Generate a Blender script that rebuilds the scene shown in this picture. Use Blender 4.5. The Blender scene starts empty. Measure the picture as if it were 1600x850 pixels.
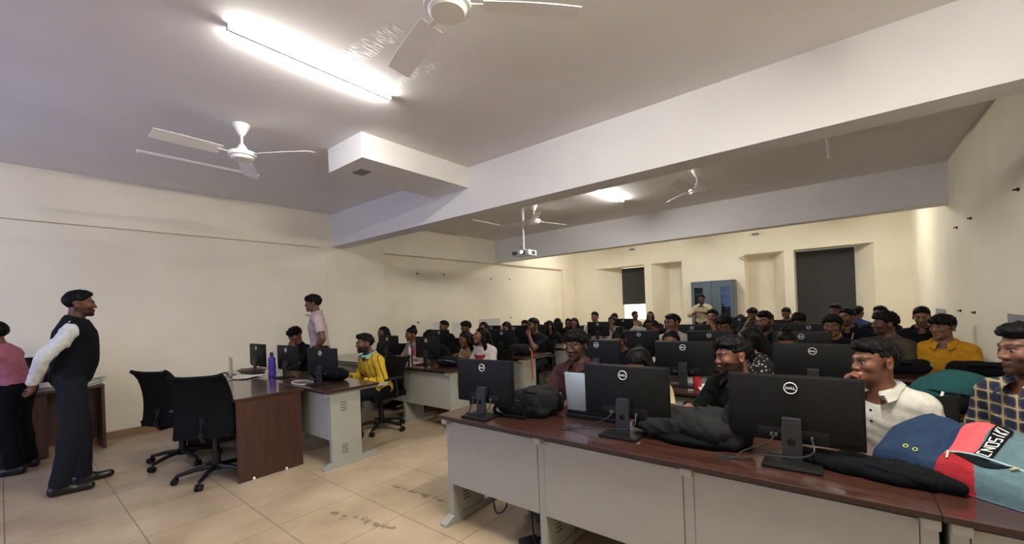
import bpy, bmesh, math, random
import numpy as np
from mathutils import Vector, Matrix
rnd = random.Random(7)
S = bpy.context.scene
COL = S.collection
# ------------------------------------------------------------------ camera, world, exposure
def camera():
    cd = bpy.data.cameras.new('camera'); co = bpy.data.objects.new('camera', cd); COL.objects.link(co)
    yaw, pitch, roll, f, py = -0.6772027, 0.0013553, -0.0378685, 644.33, 481.19
    cy, sy = math.cos(yaw), math.sin(yaw)
    fw = Vector((sy*math.cos(pitch), cy*math.cos(pitch), math.sin(pitch)))
    r = Vector((cy, -sy, 0)); u = r.cross(fw)
    c, s = math.cos(roll), math.sin(roll)
    r2 = c*r + s*u; u2 = -s*r + c*u
    m = Matrix((r2, u2, -fw)).transposed().to_4x4(); m.translation = (0, 0, 1.46)
    co.matrix_world = m
    cd.sensor_fit = 'HORIZONTAL'; cd.sensor_width = 36; cd.lens = 36*f/1600
    cd.shift_y = (py-425)/1600; cd.clip_start = 0.05; cd.clip_end = 60
    S.camera = co
camera()
W = bpy.data.worlds.new('world'); S.world = W; W.use_nodes = True
W.node_tree.nodes['Background'].inputs[0].default_value = (0.5, 0.55, 0.7, 1)
W.node_tree.nodes['Background'].inputs[1].default_value = 0.15
S.view_settings.view_transform = 'Standard'; S.view_settings.look = 'None'
S.view_settings.gamma = 1; S.view_settings.use_curve_mapping = False
S.view_settings.exposure = 3.05
TUBE_COL = (1.0, 0.985, 0.915); TUBE_OVER = 87.0; TUBE_FRONT = 45.0; TUBE_MID = 52.0; TUBE_BACK = 32.0
SCREEN_POWER = 0.75
S.cycles.max_bounces = 8; S.cycles.diffuse_bounces = 6
try: S.cycles.use_denoising = True
except Exception: pass

# ------------------------------------------------------------------ materials
def lin(c): return tuple(((x/12.92) if x <= .04045 else ((x+.055)/1.055)**2.4) for x in c)
def rgb(r, g, b): return lin((r/255, g/255, b/255))
MATS = {}
def nt(name):
    m = bpy.data.materials.new(name); m.use_nodes = True
    n = m.node_tree.nodes; return m, n, m.node_tree.links, n['Principled BSDF']
def pm(name, col, rough=.6, var=.06, scale=12, metal=0, bump=0, bscale=None, spec=.5, coat=0, stretch=None):
    """plain surface with a little noise in colour and relief"""
    if name in MATS: return MATS[name]
    m, n, l, p = nt(name)
    tc = n.new('ShaderNodeTexCoord'); ns = n.new('ShaderNodeTexNoise'); ns.inputs['Scale'].default_value = scale
    ns.inputs['Detail'].default_value = 3
    src = tc.outputs['Object']
    if stretch:
        mp = n.new('ShaderNodeMapping'); mp.inputs['Scale'].default_value = stretch; l.new(src, mp.inputs[0]); src = mp.outputs[0]
    l.new(src, ns.inputs['Vector'])
    cr = n.new('ShaderNodeValToRGB')
    a = tuple(max(0, x*(1-var*2)) for x in col); b = tuple(min(1, x*(1+var*2)) for x in col)
    cr.color_ramp.elements[0].position = .3; cr.color_ramp.elements[1].position = .7
    cr.color_ramp.elements[0].color = (*a, 1); cr.color_ramp.elements[1].color = (*b, 1)
    l.new(ns.outputs['Fac'], cr.inputs[0]); l.new(cr.outputs[0], p.inputs['Base Color'])
    p.inputs['Roughness'].default_value = rough; p.inputs['Metallic'].default_value = metal
    p.inputs['Specular IOR Level'].default_value = spec
    if coat: p.inputs['Coat Weight'].default_value = coat; p.inputs['Coat Roughness'].default_value = .12
    if bump:
        n2 = n.new('ShaderNodeTexNoise'); n2.inputs['Scale'].default_value = bscale or scale*4; n2.inputs['Detail'].default_value = 4
        l.new(tc.outputs['Object'], n2.inputs['Vector'])
        bp = n.new('ShaderNodeBump'); bp.inputs['Strength'].default_value = bump; bp.inputs['Distance'].default_value = .01
        l.new(n2.outputs['Fac'], bp.inputs['Height']); l.new(bp.outputs[0], p.inputs['Normal'])
    MATS[name] = m; return m
def em(name, col, strength):
    if name in MATS: return MATS[name]
    m, n, l, p = nt(name)
    p.inputs['Base Color'].default_value = (*col, 1); p.inputs['Emission Color'].default_value = (*col, 1)
    p.inputs['Emission Strength'].default_value = strength
    MATS[name] = m; return m
def math_node(n, l, op, a, b=None):
    q = n.new('ShaderNodeMath'); q.operation = op
    for i, v in enumerate((a, b)):
        if v is None: continue
        if isinstance(v, (int, float)): q.inputs[i].default_value = v
        else: l.new(v, q.inputs[i])
    return q.outputs[0]
def seg_mask(n, l, X, Y, x0, y0, x1, y1, r):
    """1 near a segment of the plan, 0 outside radius r"""
    dx, dy = x1-x0, y1-y0; L2 = dx*dx+dy*dy
    ax = math_node(n, l, 'SUBTRACT', X, x0); ay = math_node(n, l, 'SUBTRACT', Y, y0)
    t = math_node(n, l, 'ADD', math_node(n, l, 'MULTIPLY', ax, dx/L2), math_node(n, l, 'MULTIPLY', ay, dy/L2))
    t = math_node(n, l, 'MINIMUM', math_node(n, l, 'MAXIMUM', t, 0.0), 1.0)
    ex = math_node(n, l, 'SUBTRACT', ax, math_node(n, l, 'MULTIPLY', t, dx)); ey = math_node(n, l, 'SUBTRACT', ay, math_node(n, l, 'MULTIPLY', t, dy))
    d = math_node(n, l, 'SQRT', math_node(n, l, 'ADD', math_node(n, l, 'MULTIPLY', ex, ex), math_node(n, l, 'MULTIPLY', ey, ey)))
    return math_node(n, l, 'MAXIMUM', math_node(n, l, 'SUBTRACT', 1.0, math_node(n, l, 'DIVIDE', d, r)), 0.0)
def floor_mat():
    m, n, l, p = nt('floor tiles')
    g = n.new('ShaderNodeNewGeometry'); sp = n.new('ShaderNodeSeparateXYZ'); l.new(g.outputs['Position'], sp.inputs[0])
    X, Y = sp.outputs[0], sp.outputs[1]
    def line(v, off):
        t = math_node(n, l, 'FRACT', math_node(n, l, 'DIVIDE', math_node(n, l, 'SUBTRACT', v, off), .6))
        t = math_node(n, l, 'ABSOLUTE', math_node(n, l, 'SUBTRACT', t, .5))
        return math_node(n, l, 'GREATER_THAN', t, .4945)
    grout = math_node(n, l, 'MAXIMUM', line(X, -3.134), line(Y, 1.789))
    ns = n.new('ShaderNodeTexNoise'); ns.inputs['Scale'].default_value = 2.6; ns.inputs['Detail'].default_value = 6; l.new(g.outputs['Position'], ns.inputs['Vector'])
    cr = n.new('ShaderNodeValToRGB'); cr.color_ramp.elements[0].position = .3; cr.color_ramp.elements[1].position = .72
    cr.color_ramp.elements[0].color = (*rgb(164, 143, 116), 1); cr.color_ramp.elements[1].color = (*rgb(194, 175, 146), 1)
    l.new(ns.outputs['Fac'], cr.inputs[0])
    n2 = n.new('ShaderNodeTexNoise'); n2.inputs['Scale'].default_value = 17; n2.inputs['Detail'].default_value = 3; l.new(g.outputs['Position'], n2.inputs['Vector'])
    s1 = seg_mask(n, l, X, Y, -2.99, 1.52, -2.40, 1.64, .07); s2 = seg_mask(n, l, X, Y, -3.0, 2.06, -2.47, 2.11, .06)
    st = math_node(n, l, 'MULTIPLY', math_node(n, l, 'MAXIMUM', s1, s2), 1.5)
    dirt = math_node(n, l, 'MULTIPLY', math_node(n, l, 'MINIMUM', math_node(n, l, 'MAXIMUM', math_node(n, l, 'MULTIPLY', math_node(n, l, 'SUBTRACT', math_node(n, l, 'ADD', n2.outputs['Fac'], math_node(n, l, 'MULTIPLY', st, .22)), .73), 9), 0.0), 1.0), math_node(n, l, 'MINIMUM', st, .6))
    mx = n.new('ShaderNodeMixRGB'); l.new(math_node(n, l, 'MULTIPLY', grout, .75), mx.inputs[0]); l.new(cr.outputs[0], mx.inputs[1]); mx.inputs[2].default_value = (*rgb(105, 85, 65), 1)
    m2 = n.new('ShaderNodeMixRGB'); l.new(dirt, m2.inputs[0]); l.new(mx.outputs[0], m2.inputs[1]); m2.inputs[2].default_value = (*rgb(60, 48, 40), 1)
    l.new(m2.outputs[0], p.inputs['Base Color'])
    p.inputs['Roughness'].default_value = .38; p.inputs['Specular IOR Level'].default_value = .35
    bp = n.new('ShaderNodeBump'); bp.inputs['Strength'].default_value = .4; bp.inputs['Distance'].default_value = .003
    l.new(math_node(n, l, 'SUBTRACT', 1.0, grout), bp.inputs['Height']); l.new(bp.outputs[0], p.inputs['Normal'])
    return m
def ceil_mat():
    m, n, l, p = nt('ceiling paint')
    g = n.new('ShaderNodeNewGeometry'); sp = n.new('ShaderNodeSeparateXYZ'); l.new(g.outputs['Position'], sp.inputs[0])
    X, Y = sp.outputs[0], sp.outputs[1]
    ns = n.new('ShaderNodeTexNoise'); ns.inputs['Scale'].default_value = 1.3; ns.inputs['Detail'].default_value = 4; l.new(g.outputs['Position'], ns.inputs['Vector'])
    cr = n.new('ShaderNodeValToRGB'); cr.color_ramp.elements[0].position = .25; cr.color_ramp.elements[1].position = .75
    cr.color_ramp.elements[0].color = (*rgb(222, 217, 216), 1); cr.color_ramp.elements[1].color = (*rgb(232, 228, 227), 1)
    l.new(ns.outputs['Fac'], cr.inputs[0]); l.new(cr.outputs[0], p.inputs['Base Color']); p.inputs['Roughness'].default_value = .75
    a = seg_mask(n, l, X, Y, -2.9, 1.60, -2.25, 1.66, .09); b = seg_mask(n, l, X, Y, -2.80, 2.04, -2.3, 2.10, .05)
    mp = n.new('ShaderNodeMapping'); mp.inputs['Scale'].default_value = (55, 14, 1); l.new(g.outputs['Position'], mp.inputs[0])
    n2 = n.new('ShaderNodeTexNoise'); n2.inputs['Scale'].default_value = 1; n2.inputs['Detail'].default_value = 3; l.new(mp.outputs[0], n2.inputs['Vector'])
    h = math_node(n, l, 'MULTIPLY', math_node(n, l, 'MINIMUM', math_node(n, l, 'MULTIPLY', math_node(n, l, 'MAXIMUM', a, b), 2.0), 1.0), math_node(n, l, 'MINIMUM', math_node(n, l, 'MULTIPLY', math_node(n, l, 'MAXIMUM', math_node(n, l, 'SUBTRACT', n2.outputs['Fac'], .5), 0.0), 6.0), 1.0))
    bp = n.new('ShaderNodeBump'); bp.inputs['Strength'].default_value = .6; bp.inputs['Distance'].default_value = .008
    l.new(h, bp.inputs['Height']); l.new(bp.outputs[0], p.inputs['Normal'])
    return m
def wood_mat(name, c0, c1, rough, coat, axis=(1.2, 14, 14)):
    m, n, l, p = nt(name)
    tc = n.new('ShaderNodeTexCoord'); mp = n.new('ShaderNodeMapping'); mp.inputs['Scale'].default_value = axis; l.new(tc.outputs['Object'], mp.inputs[0])
    ns = n.new('ShaderNodeTexNoise'); ns.inputs['Scale'].default_value = 2.2; ns.inputs['Detail'].default_value = 6; ns.inputs['Distortion'].default_value = .6
    l.new(mp.outputs[0], ns.inputs['Vector'])
    cr = n.new('ShaderNodeValToRGB'); cr.color_ramp.elements[0].position = .32; cr.color_ramp.elements[1].position = .7
    cr.color_ramp.elements[0].color = (*c0, 1); cr.color_ramp.elements[1].color = (*c1, 1)
    l.new(ns.outputs['Fac'], cr.inputs[0]); l.new(cr.outputs[0], p.inputs['Base Color'])
    p.inputs['Roughness'].default_value = rough; p.inputs['Coat Weight'].default_value = coat; p.inputs['Coat Roughness'].default_value = .1
    MATS[name] = m; return m
def skin_mat():
    m, n, l, p = nt('skin'); a = n.new('ShaderNodeVertexColor'); a.layer_name = 'Col'
    l.new(a.outputs[0], p.inputs['Base Color']); p.inputs['Roughness'].default_value = .48; p.inputs['Specular IOR Level'].default_value = .4
    try: p.inputs['Subsurface Weight'].default_value = .0
    except Exception: pass
    return m
def plaid_mat():
    m, n, l, p = nt('plaid shirt cloth'); tc = n.new('ShaderNodeTexCoord'); sp = n.new('ShaderNodeSeparateXYZ'); l.new(tc.outputs['Object'], sp.inputs[0])
    def band(v, per, w, off=0):
        t = math_node(n, l, 'FRACT', math_node(n, l, 'ADD', math_node(n, l, 'DIVIDE', v, per), off))
        return math_node(n, l, 'LESS_THAN', t, w)
    hx = math_node(n, l, 'ADD', sp.outputs[0], math_node(n, l, 'MULTIPLY', sp.outputs[1], .9))
    nv = math_node(n, l, 'MULTIPLY', math_node(n, l, 'ADD', band(hx, .056, .55), band(sp.outputs[2], .052, .55)), .5)
    cr = n.new('ShaderNodeValToRGB'); cr.color_ramp.interpolation = 'CONSTANT'
    e = cr.color_ramp.elements; e[0].color = (*rgb(96, 88, 78), 1); e[1].position = .4; e[1].color = (*rgb(38, 40, 58), 1)
    x = e.new(.8); x.color = (*rgb(18, 22, 48), 1); l.new(nv, cr.inputs[0])
    ye = math_node(n, l, 'MAXIMUM', band(hx, .056, .15, .33), band(sp.outputs[2], .052, .15, .33))
    mx = n.new('ShaderNodeMixRGB'); l.new(math_node(n, l, 'MULTIPLY', ye, .62), mx.inputs[0]); l.new(cr.outputs[0], mx.inputs[1]); mx.inputs[2].default_value = (*rgb(190, 170, 120), 1)
    l.new(mx.outputs[0], p.inputs['Base Color']); p.inputs['Roughness'].default_value = .85; return m
def stripe_mat(name, base, stripe, per, w, vec=(1, 0, .25)):
    m, n, l, p = nt(name); tc = n.new('ShaderNodeTexCoord'); sp = n.new('ShaderNodeSeparateXYZ'); l.new(tc.outputs['Object'], sp.inputs[0])
    v = math_node(n, l, 'ADD', math_node(n, l, 'ADD', math_node(n, l, 'MULTIPLY', sp.outputs[0], vec[0]), math_node(n, l, 'MULTIPLY', sp.outputs[1], vec[1])), math_node(n, l, 'MULTIPLY', sp.outputs[2], vec[2]))
    t = math_node(n, l, 'LESS_THAN', math_node(n, l, 'FRACT', math_node(n, l, 'DIVIDE', v, per)), w)
    mx = n.new('ShaderNodeMixRGB'); l.new(t, mx.inputs[0]); mx.inputs[1].default_value = (*base, 1); mx.inputs[2].default_value = (*stripe, 1)
    l.new(mx.outputs[0], p.inputs['Base Color']); p.inputs['Roughness'].default_value = .85; return m
def spot_mat(name, base, spot, scale, thr):
    m, n, l, p = nt(name); tc = n.new('ShaderNodeTexCoord'); v = n.new('ShaderNodeTexVoronoi'); v.inputs['Scale'].default_value = scale
    l.new(tc.outputs['Object'], v.inputs['Vector'])
    t = math_node(n, l, 'LESS_THAN', v.outputs['Distance'], thr)
    mx = n.new('ShaderNodeMixRGB'); l.new(t, mx.inputs[0]); mx.inputs[1].default_value = (*base, 1); mx.inputs[2].default_value = (*spot, 1)
    l.new(mx.outputs[0], p.inputs['Base Color']); p.inputs['Roughness'].default_value = .85; return m
M_FLOOR = floor_mat(); M_CEIL = ceil_mat(); M_SKIN = skin_mat()
M_WALL = pm('cream wall paint', rgb(238, 230, 208), .7, .025, 1.2, bump=.06, bscale=60)
M_BEAM = pm('off-white beam paint', rgb(224, 222, 220), .7, .015, 1.5, bump=.05, bscale=60)
M_SKIRT = pm('brown skirting tile', rgb(150, 118, 90), .4, .06, 5)
M_WOOD = wood_mat('mahogany laminate', rgb(50, 28, 22), rgb(74, 45, 36), .28, .8)
M_WOODV = wood_mat('brown laminate board', rgb(54, 30, 23), rgb(74, 44, 35), .42, .1, (14, 14, 1.0))
M_EDGE = pm('laminate edge band', rgb(48, 28, 22), .45, .06, 20)
M_STEEL = pm('grey powder coated steel', rgb(160, 160, 152), .5, .015, 8, bump=.03, bscale=300)
M_SLOT = pm('dark slot', rgb(40, 40, 42), .7)
M_BLACK = pm('black plastic', rgb(15, 15, 15), .55, .04, 30, bump=.05, bscale=500, spec=.22)
M_NECK = pm('dark grey plastic', rgb(36, 36, 38), .45, .03, 30)
M_SCREEN = pm('dark glossy screen', rgb(10, 10, 12), .12, .02, 5)
M_WHITE = pm('white plastic', rgb(236, 234, 230), .4, .01, 10)
M_LOGO = pm('white logo print', rgb(225, 225, 222), .5, .01, 10)
M_MESH = pm('black chair mesh', rgb(7, 7, 7), .85, .1, 60, bump=.2, bscale=250, spec=.2)
M_CHAIR = pm('black chair plastic', rgb(10, 10, 11), .5, .05, 30)
M_METAL = pm('brushed steel', rgb(185, 182, 178), .28, .03, 30, metal=1)
M_CABLE = pm('black cable rubber', rgb(14, 14, 14), .5)
M_BLIND = pm('dark roller blind', rgb(60, 60, 60), .85, .03, 40)
M_CAB = pm('blue grey cabinet enamel', rgb(88, 100, 108), .4, .02, 6)
M_PAPER = pm('white paper', rgb(232, 230, 224), .8, .02, 8)
M_SOIL = pm('black rubber', rgb(18, 17, 16), .6)

# ------------------------------------------------------------------ mesh helpers
def tag(o, label=None, cat=None, group=None, kind=None):
    if label: o['label'] = label
    if cat: o['category'] = cat
    if group: o['group'] = group
    if kind: o['kind'] = kind
    return o
def link(name, me, parent=None, loc=None):
    o = bpy.data.objects.new(name, me); COL.objects.link(o)
    if parent is not None: o.parent = parent
    if loc is not None: o.location = loc
    return o
def empty(name, loc=(0, 0, 0), rz=0, label=None, cat=None, group=None):
    o = bpy.data.objects.new(name, None); COL.objects.link(o); o.location = loc; o.rotation_euler = (0, 0, rz); o.empty_display_size = .1
    return tag(o, label, cat, group)
def kids(o): return list(o.children)
KIDS = {}
def dup(root, loc, rz=0, label=None, group=None):
    def rec(o, p):
        c = o.copy(); COL.objects.link(c); c.parent = p
        for k in o.children: rec(k, c)
        return c
    r = root.copy(); COL.objects.link(r); r.location = loc; r.rotation_euler = (0, 0, rz)
    for k in root.children: rec(k, r)
    if label: r['label'] = label
    if group: r['group'] = group
    return r
class MB:
    def __init__(s): s.b = bmesh.new(); s.mi = 0
    def _fin(s, before):
        for f in s.b.faces:
            if f.index == -1 or f not in before: pass
    def box(s, c, d, bev=0, rot=None, seg=2):
        r = bmesh.ops.create_cube(s.b, size=1)['verts']
        for v in r: v.co = Vector((v.co.x*d[0], v.co.y*d[1], v.co.z*d[2]))
        if bev:
            es = list({e for v in r for e in v.link_edges})
            rr = bmesh.ops.bevel(s.b, geom=es, offset=bev, segments=seg, affect='EDGES', profile=.5)
            r = list({v for f in rr['faces'] for v in f.verts} | {v for v in r if v.is_valid})
        M = Matrix.Translation(c) @ (rot.to_4x4() if rot is not None else Matrix())
        bmesh.ops.transform(s.b, matrix=M, verts=r)
        s._mat(r); return r
    def _mat(s, vs):
        if s.mi:
            for f in {f for v in vs for f in v.link_faces}: f.material_index = s.mi
    def cyl(s, a, b, r, r2=None, n=16, caps=True):
        a, b = Vector(a), Vector(b); d = b-a
        v = bmesh.ops.create_cone(s.b, cap_ends=caps, segments=n, radius1=r, radius2=r if r2 is None else r2, depth=d.length)['verts']
        q = Vector((0, 0, 1)).rotation_difference(d)
        bmesh.ops.transform(s.b, matrix=Matrix.Translation((a+b)/2) @ q.to_matrix().to_4x4(), verts=v); s._mat(v); return v
    def lathe(s, prof, c=(0, 0, 0), n=24, axis=None):
        rings = []
        M = Matrix.Translation(c) @ (axis.to_4x4() if axis is not None else Matrix())
        for r, z in prof:
            rings.append([s.b.verts.new(M @ Vector((max(r, 1e-5)*math.cos(2*math.pi*i/n), max(r, 1e-5)*math.sin(2*math.pi*i/n), z))) for i in range(n)])
        vs = [v for R in rings for v in R]
        for A, B in zip(rings, rings[1:]):
            for i in range(n): s.b.faces.new((A[i], A[(i+1) % n], B[(i+1) % n], B[i]))
        s.b.faces.new(rings[0][::-1]); s.b.faces.new(rings[-1]); s._mat(vs); return vs
    def tube(s, pts, r, n=8, closed=False):
        pts = [Vector(p) for p in pts]; rings = []; N = len(pts); up = Vector((0, 0, 1))
        for i, p in enumerate(pts):
            t = (pts[(i+1) % N]-pts[i-1]) if closed else (pts[min(i+1, N-1)]-pts[max(i-1, 0)])
            t.normalize(); a = t.cross(up)
            if a.length < .05: a = t.cross(Vector((1, 0, 0)))
            a.normalize(); b = t.cross(a); rr = r(i/(N-1)) if callable(r) else r
            rings.append([s.b.verts.new(p+rr*(math.cos(2*math.pi*k/n)*a+math.sin(2*math.pi*k/n)*b)) for k in range(n)])
        vs = [v for R in rings for v in R]
        for i in range(N if closed else N-1):
            A, B = rings[i], rings[(i+1) % N]
            for k in range(n): s.b.faces.new((A[k], A[(k+1) % n], B[(k+1) % n], B[k]))
        if not closed: s.b.faces.new(rings[0][::-1]); s.b.faces.new(rings[-1])
        s._mat(vs); return vs
    def prism(s, poly, z0, z1, M=None):
        M = M or Matrix()
        A = [s.b.verts.new(M @ Vector((x, y, z0))) for x, y in poly]; B = [s.b.verts.new(M @ Vector((x, y, z1))) for x, y in poly]
        n = len(poly); s.b.faces.new(A[::-1]); s.b.faces.new(B)
        for i in range(n): s.b.faces.new((A[i], A[(i+1) % n], B[(i+1) % n], B[i]))
        s._mat(A+B); return A+B
    def grid(s, fn, nu, nv, thick=0, cu=False):
        """surface fn(u,v)->point; optional thickness along its normal"""
        P = [[Vector(fn(i/nu, j/nv)) for j in range(nv+1)] for i in range(nu+1)]
        def layer(off):
            out = []
            for i in range(nu+1):
                row = []
                for j in range(nv+1):
                    p = P[i][j]
                    if off:
                        du = P[min(i+1, nu)][j]-P[max(i-1, 0)][j]; dv = P[i][min(j+1, nv)]-P[i][max(j-1, 0)]
                        nn = du.cross(dv); nn = nn.normalized() if nn.length > 1e-12 else Vector((0, 0, 1)); p = p+nn*off
                    row.append(s.b.verts.new(p))
                out.append(row)
            return out
        A = layer(thick/2 if thick else 0)
        for i in range(nu):
            for j in range(nv): s.b.faces.new((A[i][j], A[i+1][j], A[i+1][j+1], A[i][j+1]))
        if thick:
            B = layer(-thick/2)
            for i in range(nu):
                for j in range(nv): s.b.faces.new((B[i][j], B[i][j+1], B[i+1][j+1], B[i+1][j]))
            for i in range(nu):
                s.b.faces.new((A[i][0], B[i][0], B[i+1][0], A[i+1][0])); s.b.faces.new((A[i+1][nv], B[i+1][nv], B[i][nv], A[i][nv]))
            for j in range(nv):
                s.b.faces.new((A[0][j+1], B[0][j+1], B[0][j], A[0][j])); s.b.faces.new((A[nu][j], B[nu][j], B[nu][j+1], A[nu][j+1]))
    def build(s, name, mat, parent=None, loc=None, smooth=False, angle=.6):
        bmesh.ops.recalc_face_normals(s.b, faces=s.b.faces)
        me = bpy.data.meshes.new(name)
        if smooth:
            for f in s.b.faces: f.smooth = True
            for e in s.b.edges:
                if len(e.link_faces) == 2 and e.calc_face_angle(0) > angle: e.smooth = False
        s.b.to_mesh(me); s.b.free()
        for m in (mat if isinstance(mat, (list, tuple)) else [mat]): me.materials.append(m)
        return link(name, me, parent, loc)
def box(name, x0, x1, y0, y1, z0, z1, mat, parent=None, bev=0):
    b = MB(); b.box(((x0+x1)/2, (y0+y1)/2, (z0+z1)/2), (x1-x0, y1-y0, z1-z0), bev); return b.build(name, mat, parent)
def struct(o): o['kind'] = 'structure'; return o

# ------------------------------------------------------------------ the room
XL, XR, YB, YF, H = -7.25, 1.19, 12.5, -3.0, 3.30
struct(box('floor', XL-.3, XR+.2, YF-.2, YB+1.2, -.1, 0, M_FLOOR))
struct(box('ceiling', XL-.3, XR+.2, YF-.2, YB+1.2, H, H+.1, M_CEIL))
struct(box('wall_front', XL-.3, XR+.2, YF-.2, YF, 0, H, M_WALL))
struct(box('wall_right', XR, XR+.2, YF, YB+1.2, 0, H, M_WALL))
def left_wall():
    b = MB()
    b.box((XL-.15, (YF+YB+1)/2, (2.685+H)/2), (.3, YB+1-YF, H-2.685))            # upper band
    b.box((XL-.165, (YF+3.60)/2, 2.668/2), (.3, 3.60-YF, 2.668)); b.box((XL-.20, (YF+3.60)/2, 2.68), (.3, 3.60-YF, .1))                 # front panel, a little behind the band
    b.box((XL-.158, 3.66, 2.685/2), (.3, .13, 2.685))
    b.box((XL-.15, (3.72+4.92)/2, 2.685/2), (.3, 1.20, 2.685))                   # column under the beam
    b.box((XL-.25, (4.92+11.8)/2, 2.685/2), (.3, 6.88, 2.685))                   # recessed panel
    b.box((XL-.15, (11.8+13.5)/2, 2.685/2), (.3, 1.7, 2.685))
    return struct(b.build('wall_left', M_WALL))
left_wall()
def back_wall():
    b = MB()
    b.box(((XL+XR)/2, YB+.5, (2.66+H)/2), (XR-XL, 1.0, H-2.66))
    z = 2.66
    for poly in ([(XL, YB), (-6.39, YB), (-5.72, 13.0), (-5.72, 13.5), (XL, 13.5)],
                 [(-4.80, 13.5), (-4.80, 13.0), (-4.76, YB), (-4.54, YB), (-4.18, 13.0), (-3.65, 13.0), (-3.65, YB), (-2.03, YB), (-2.03, 13.0), (-1.42, 13.0),
                  (-1.14, YB), (-.94, YB), (-.94, 13.0), (-.94, 13.5)],
                 [(.25, 13.5), (.25, 13.0), (.57, YB), (XR, YB), (XR, 13.5)]):
        b.prism(poly, 0, z)
    b.box((-5.26, 13.25, .45), (.92, .5, .9)); b.box((-.345, 13.25, .2), (1.19, .5, .4))
    return struct(b.build('wall_back', M_WALL))
back_wall()
struct(box('trim_1', XL, XR, 3.84, 4.12, 2.71, H, M_BEAM))
struct(box('trim_2', XL, XR, 8.37, 8.62, 2.71, H, M_BEAM))
o = box('trim_3', -4.40, -3.73, 2.325, 3.84, 3.04, H, M_BEAM); struct(o)
h = MB(); h.box((-4.13, 2.56, 3.037), (.17, .13, .012)); h.build('access_hatch', pm('grey hatch', rgb(120, 118, 116), .6), o)
struct(box('baseboard_left', XL, XL+.012, YF, 11.8, 0, .10, M_SKIRT))
struct(box('baseboard_right', XR-.012, XR, YF, YB, 0, .10, M_SKIRT))
# windows in the back bays
w = box('window_1', -5.70, -4.82, 13.06, 13.08, .92, 2.64, em('lit window pane', (1.0, .88, .66), .32)); struct(w)
b = MB()
for x in np.linspace(-5.66, -4.86, 6): b.cyl((x, 13.03, .92), (x, 13.03, 1.5), .008, n=8)
for z in (.95, 1.08, 1.21, 1.34, 1.47): b.cyl((-5.68, 13.03, z), (-4.84, 13.03, z), .006, n=8)
b.box((-5.26, 13.03, .93), (.88, .05, .04)); b.box((-5.69, 13.03, 1.78), (.03, .05, 1.7)); b.box((-4.83, 13.03, 1.78), (.03, .05, 1.7))
b.build('window_grille', M_WHITE, w)
def blind(x0, x1, z0, z1, label):
    t = empty('roller_blind', ((x0+x1)/2, 13.0, z1), 0, label, 'blind'); cx = (x0+x1)/2
    b = MB(); b.grid(lambda u, v: ((u-.5)*(x1-x0), -.01+.004*math.sin(u*9), -v*(z1-z0)), 12, 4, .004); b.build('blind_fabric', M_BLIND, t)
    b = MB(); b.cyl((-(x1-x0)/2, 0, .0), ((x1-x0)/2, 0, .0), .022); b.build('roller', M_NECK, t)
    b = MB(); b.box((0, -.01, -(z1-z0)), (x1-x0, .016, .025), .004); b.build('bottom_bar', M_NECK, t)
blind(-5.71, -4.80, 1.46, 2.62, 'dark grey roller blind half lowered over the lit window')
w = box('window_2', -.93, .24, 13.06, 13.08, .4, 2.64, em('night window pane', (.02, .02, .025), .0)); struct(w)
b = MB(); b.box((-.345, 13.05, 1.52), (.05, .03, 2.2)); b.build('window_frame', M_WHITE, w)
blind(-.93, .24, .45, 2.62, 'wide dark grey roller blind lowered fully over right back window')

# ------------------------------------------------------------------ lights, fans, projector
def batten(x, y0, y1, lit, label):
    t = empty('tube_light', (x, (y0+y1)/2, H), 0, label, 'light', 'tube lights'); L = y1-y0
    b = MB(); b.box((0, 0, -.006), (.034, L, .012), .003); b.build('housing', M_WHITE, t)
    m = em('lit tube diffuser %d' % lit, TUBE_COL, (TUBE_FRONT, TUBE_MID, TUBE_BACK, TUBE_OVER)[lit-1]) if lit else pm('unlit diffuser', rgb(225, 222, 216), .35, .01)
    b = MB(); b.grid(lambda u, v: (.016*math.cos(math.pi*u), (v-.5)*(L-.03), -.012-.015*math.sin(math.pi*u)), 10, 2); b.build('diffuser', m, t, smooth=True)
    for s in (-1, 1):
        b = MB(); b.box((0, s*(L/2-.007), -.016), (.040, .014, .034), .004); b.build('end_cap', M_WHITE, t)
    if lit == 1:
        b = MB(); b.box((0, 0, -.030), (.010, L-.03, .008)); b.build('rib', pm('silhouette black', rgb(14, 14, 14), .8, spec=.1), t)  # black strip paints the housing's bottom edge silhouetted against the glow
    return t
batten(-2.95, .93, 2.13, 1, 'brightly lit ceiling tube light nearest the camera')
batten(-.09, .95, 2.13, 4, 'lit ceiling tube light above the camera near right wall')
batten(-5.80, .95, 2.13, 0, 'unlit white ceiling tube light near the left wall before the beam')
batten(-2.98, 5.75, 6.95, 2, 'lit ceiling tube light partly hidden behind the large beam')
batten(-5.80, 5.75, 6.88, 0, 'unlit white ceiling tube light beyond the beam left of projector')
batten(-.09, 5.70, 6.88, 0, 'unlit white ceiling tube light beyond the beam near right wall')
for x, d in ((-2.95, 'middle'), (-.09, 'right'), (-5.80, 'left')):
    batten(x, 10.0, 11.2, 3, 'lit ceiling tube light in the rear bay, %s one of three' % d)
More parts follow.
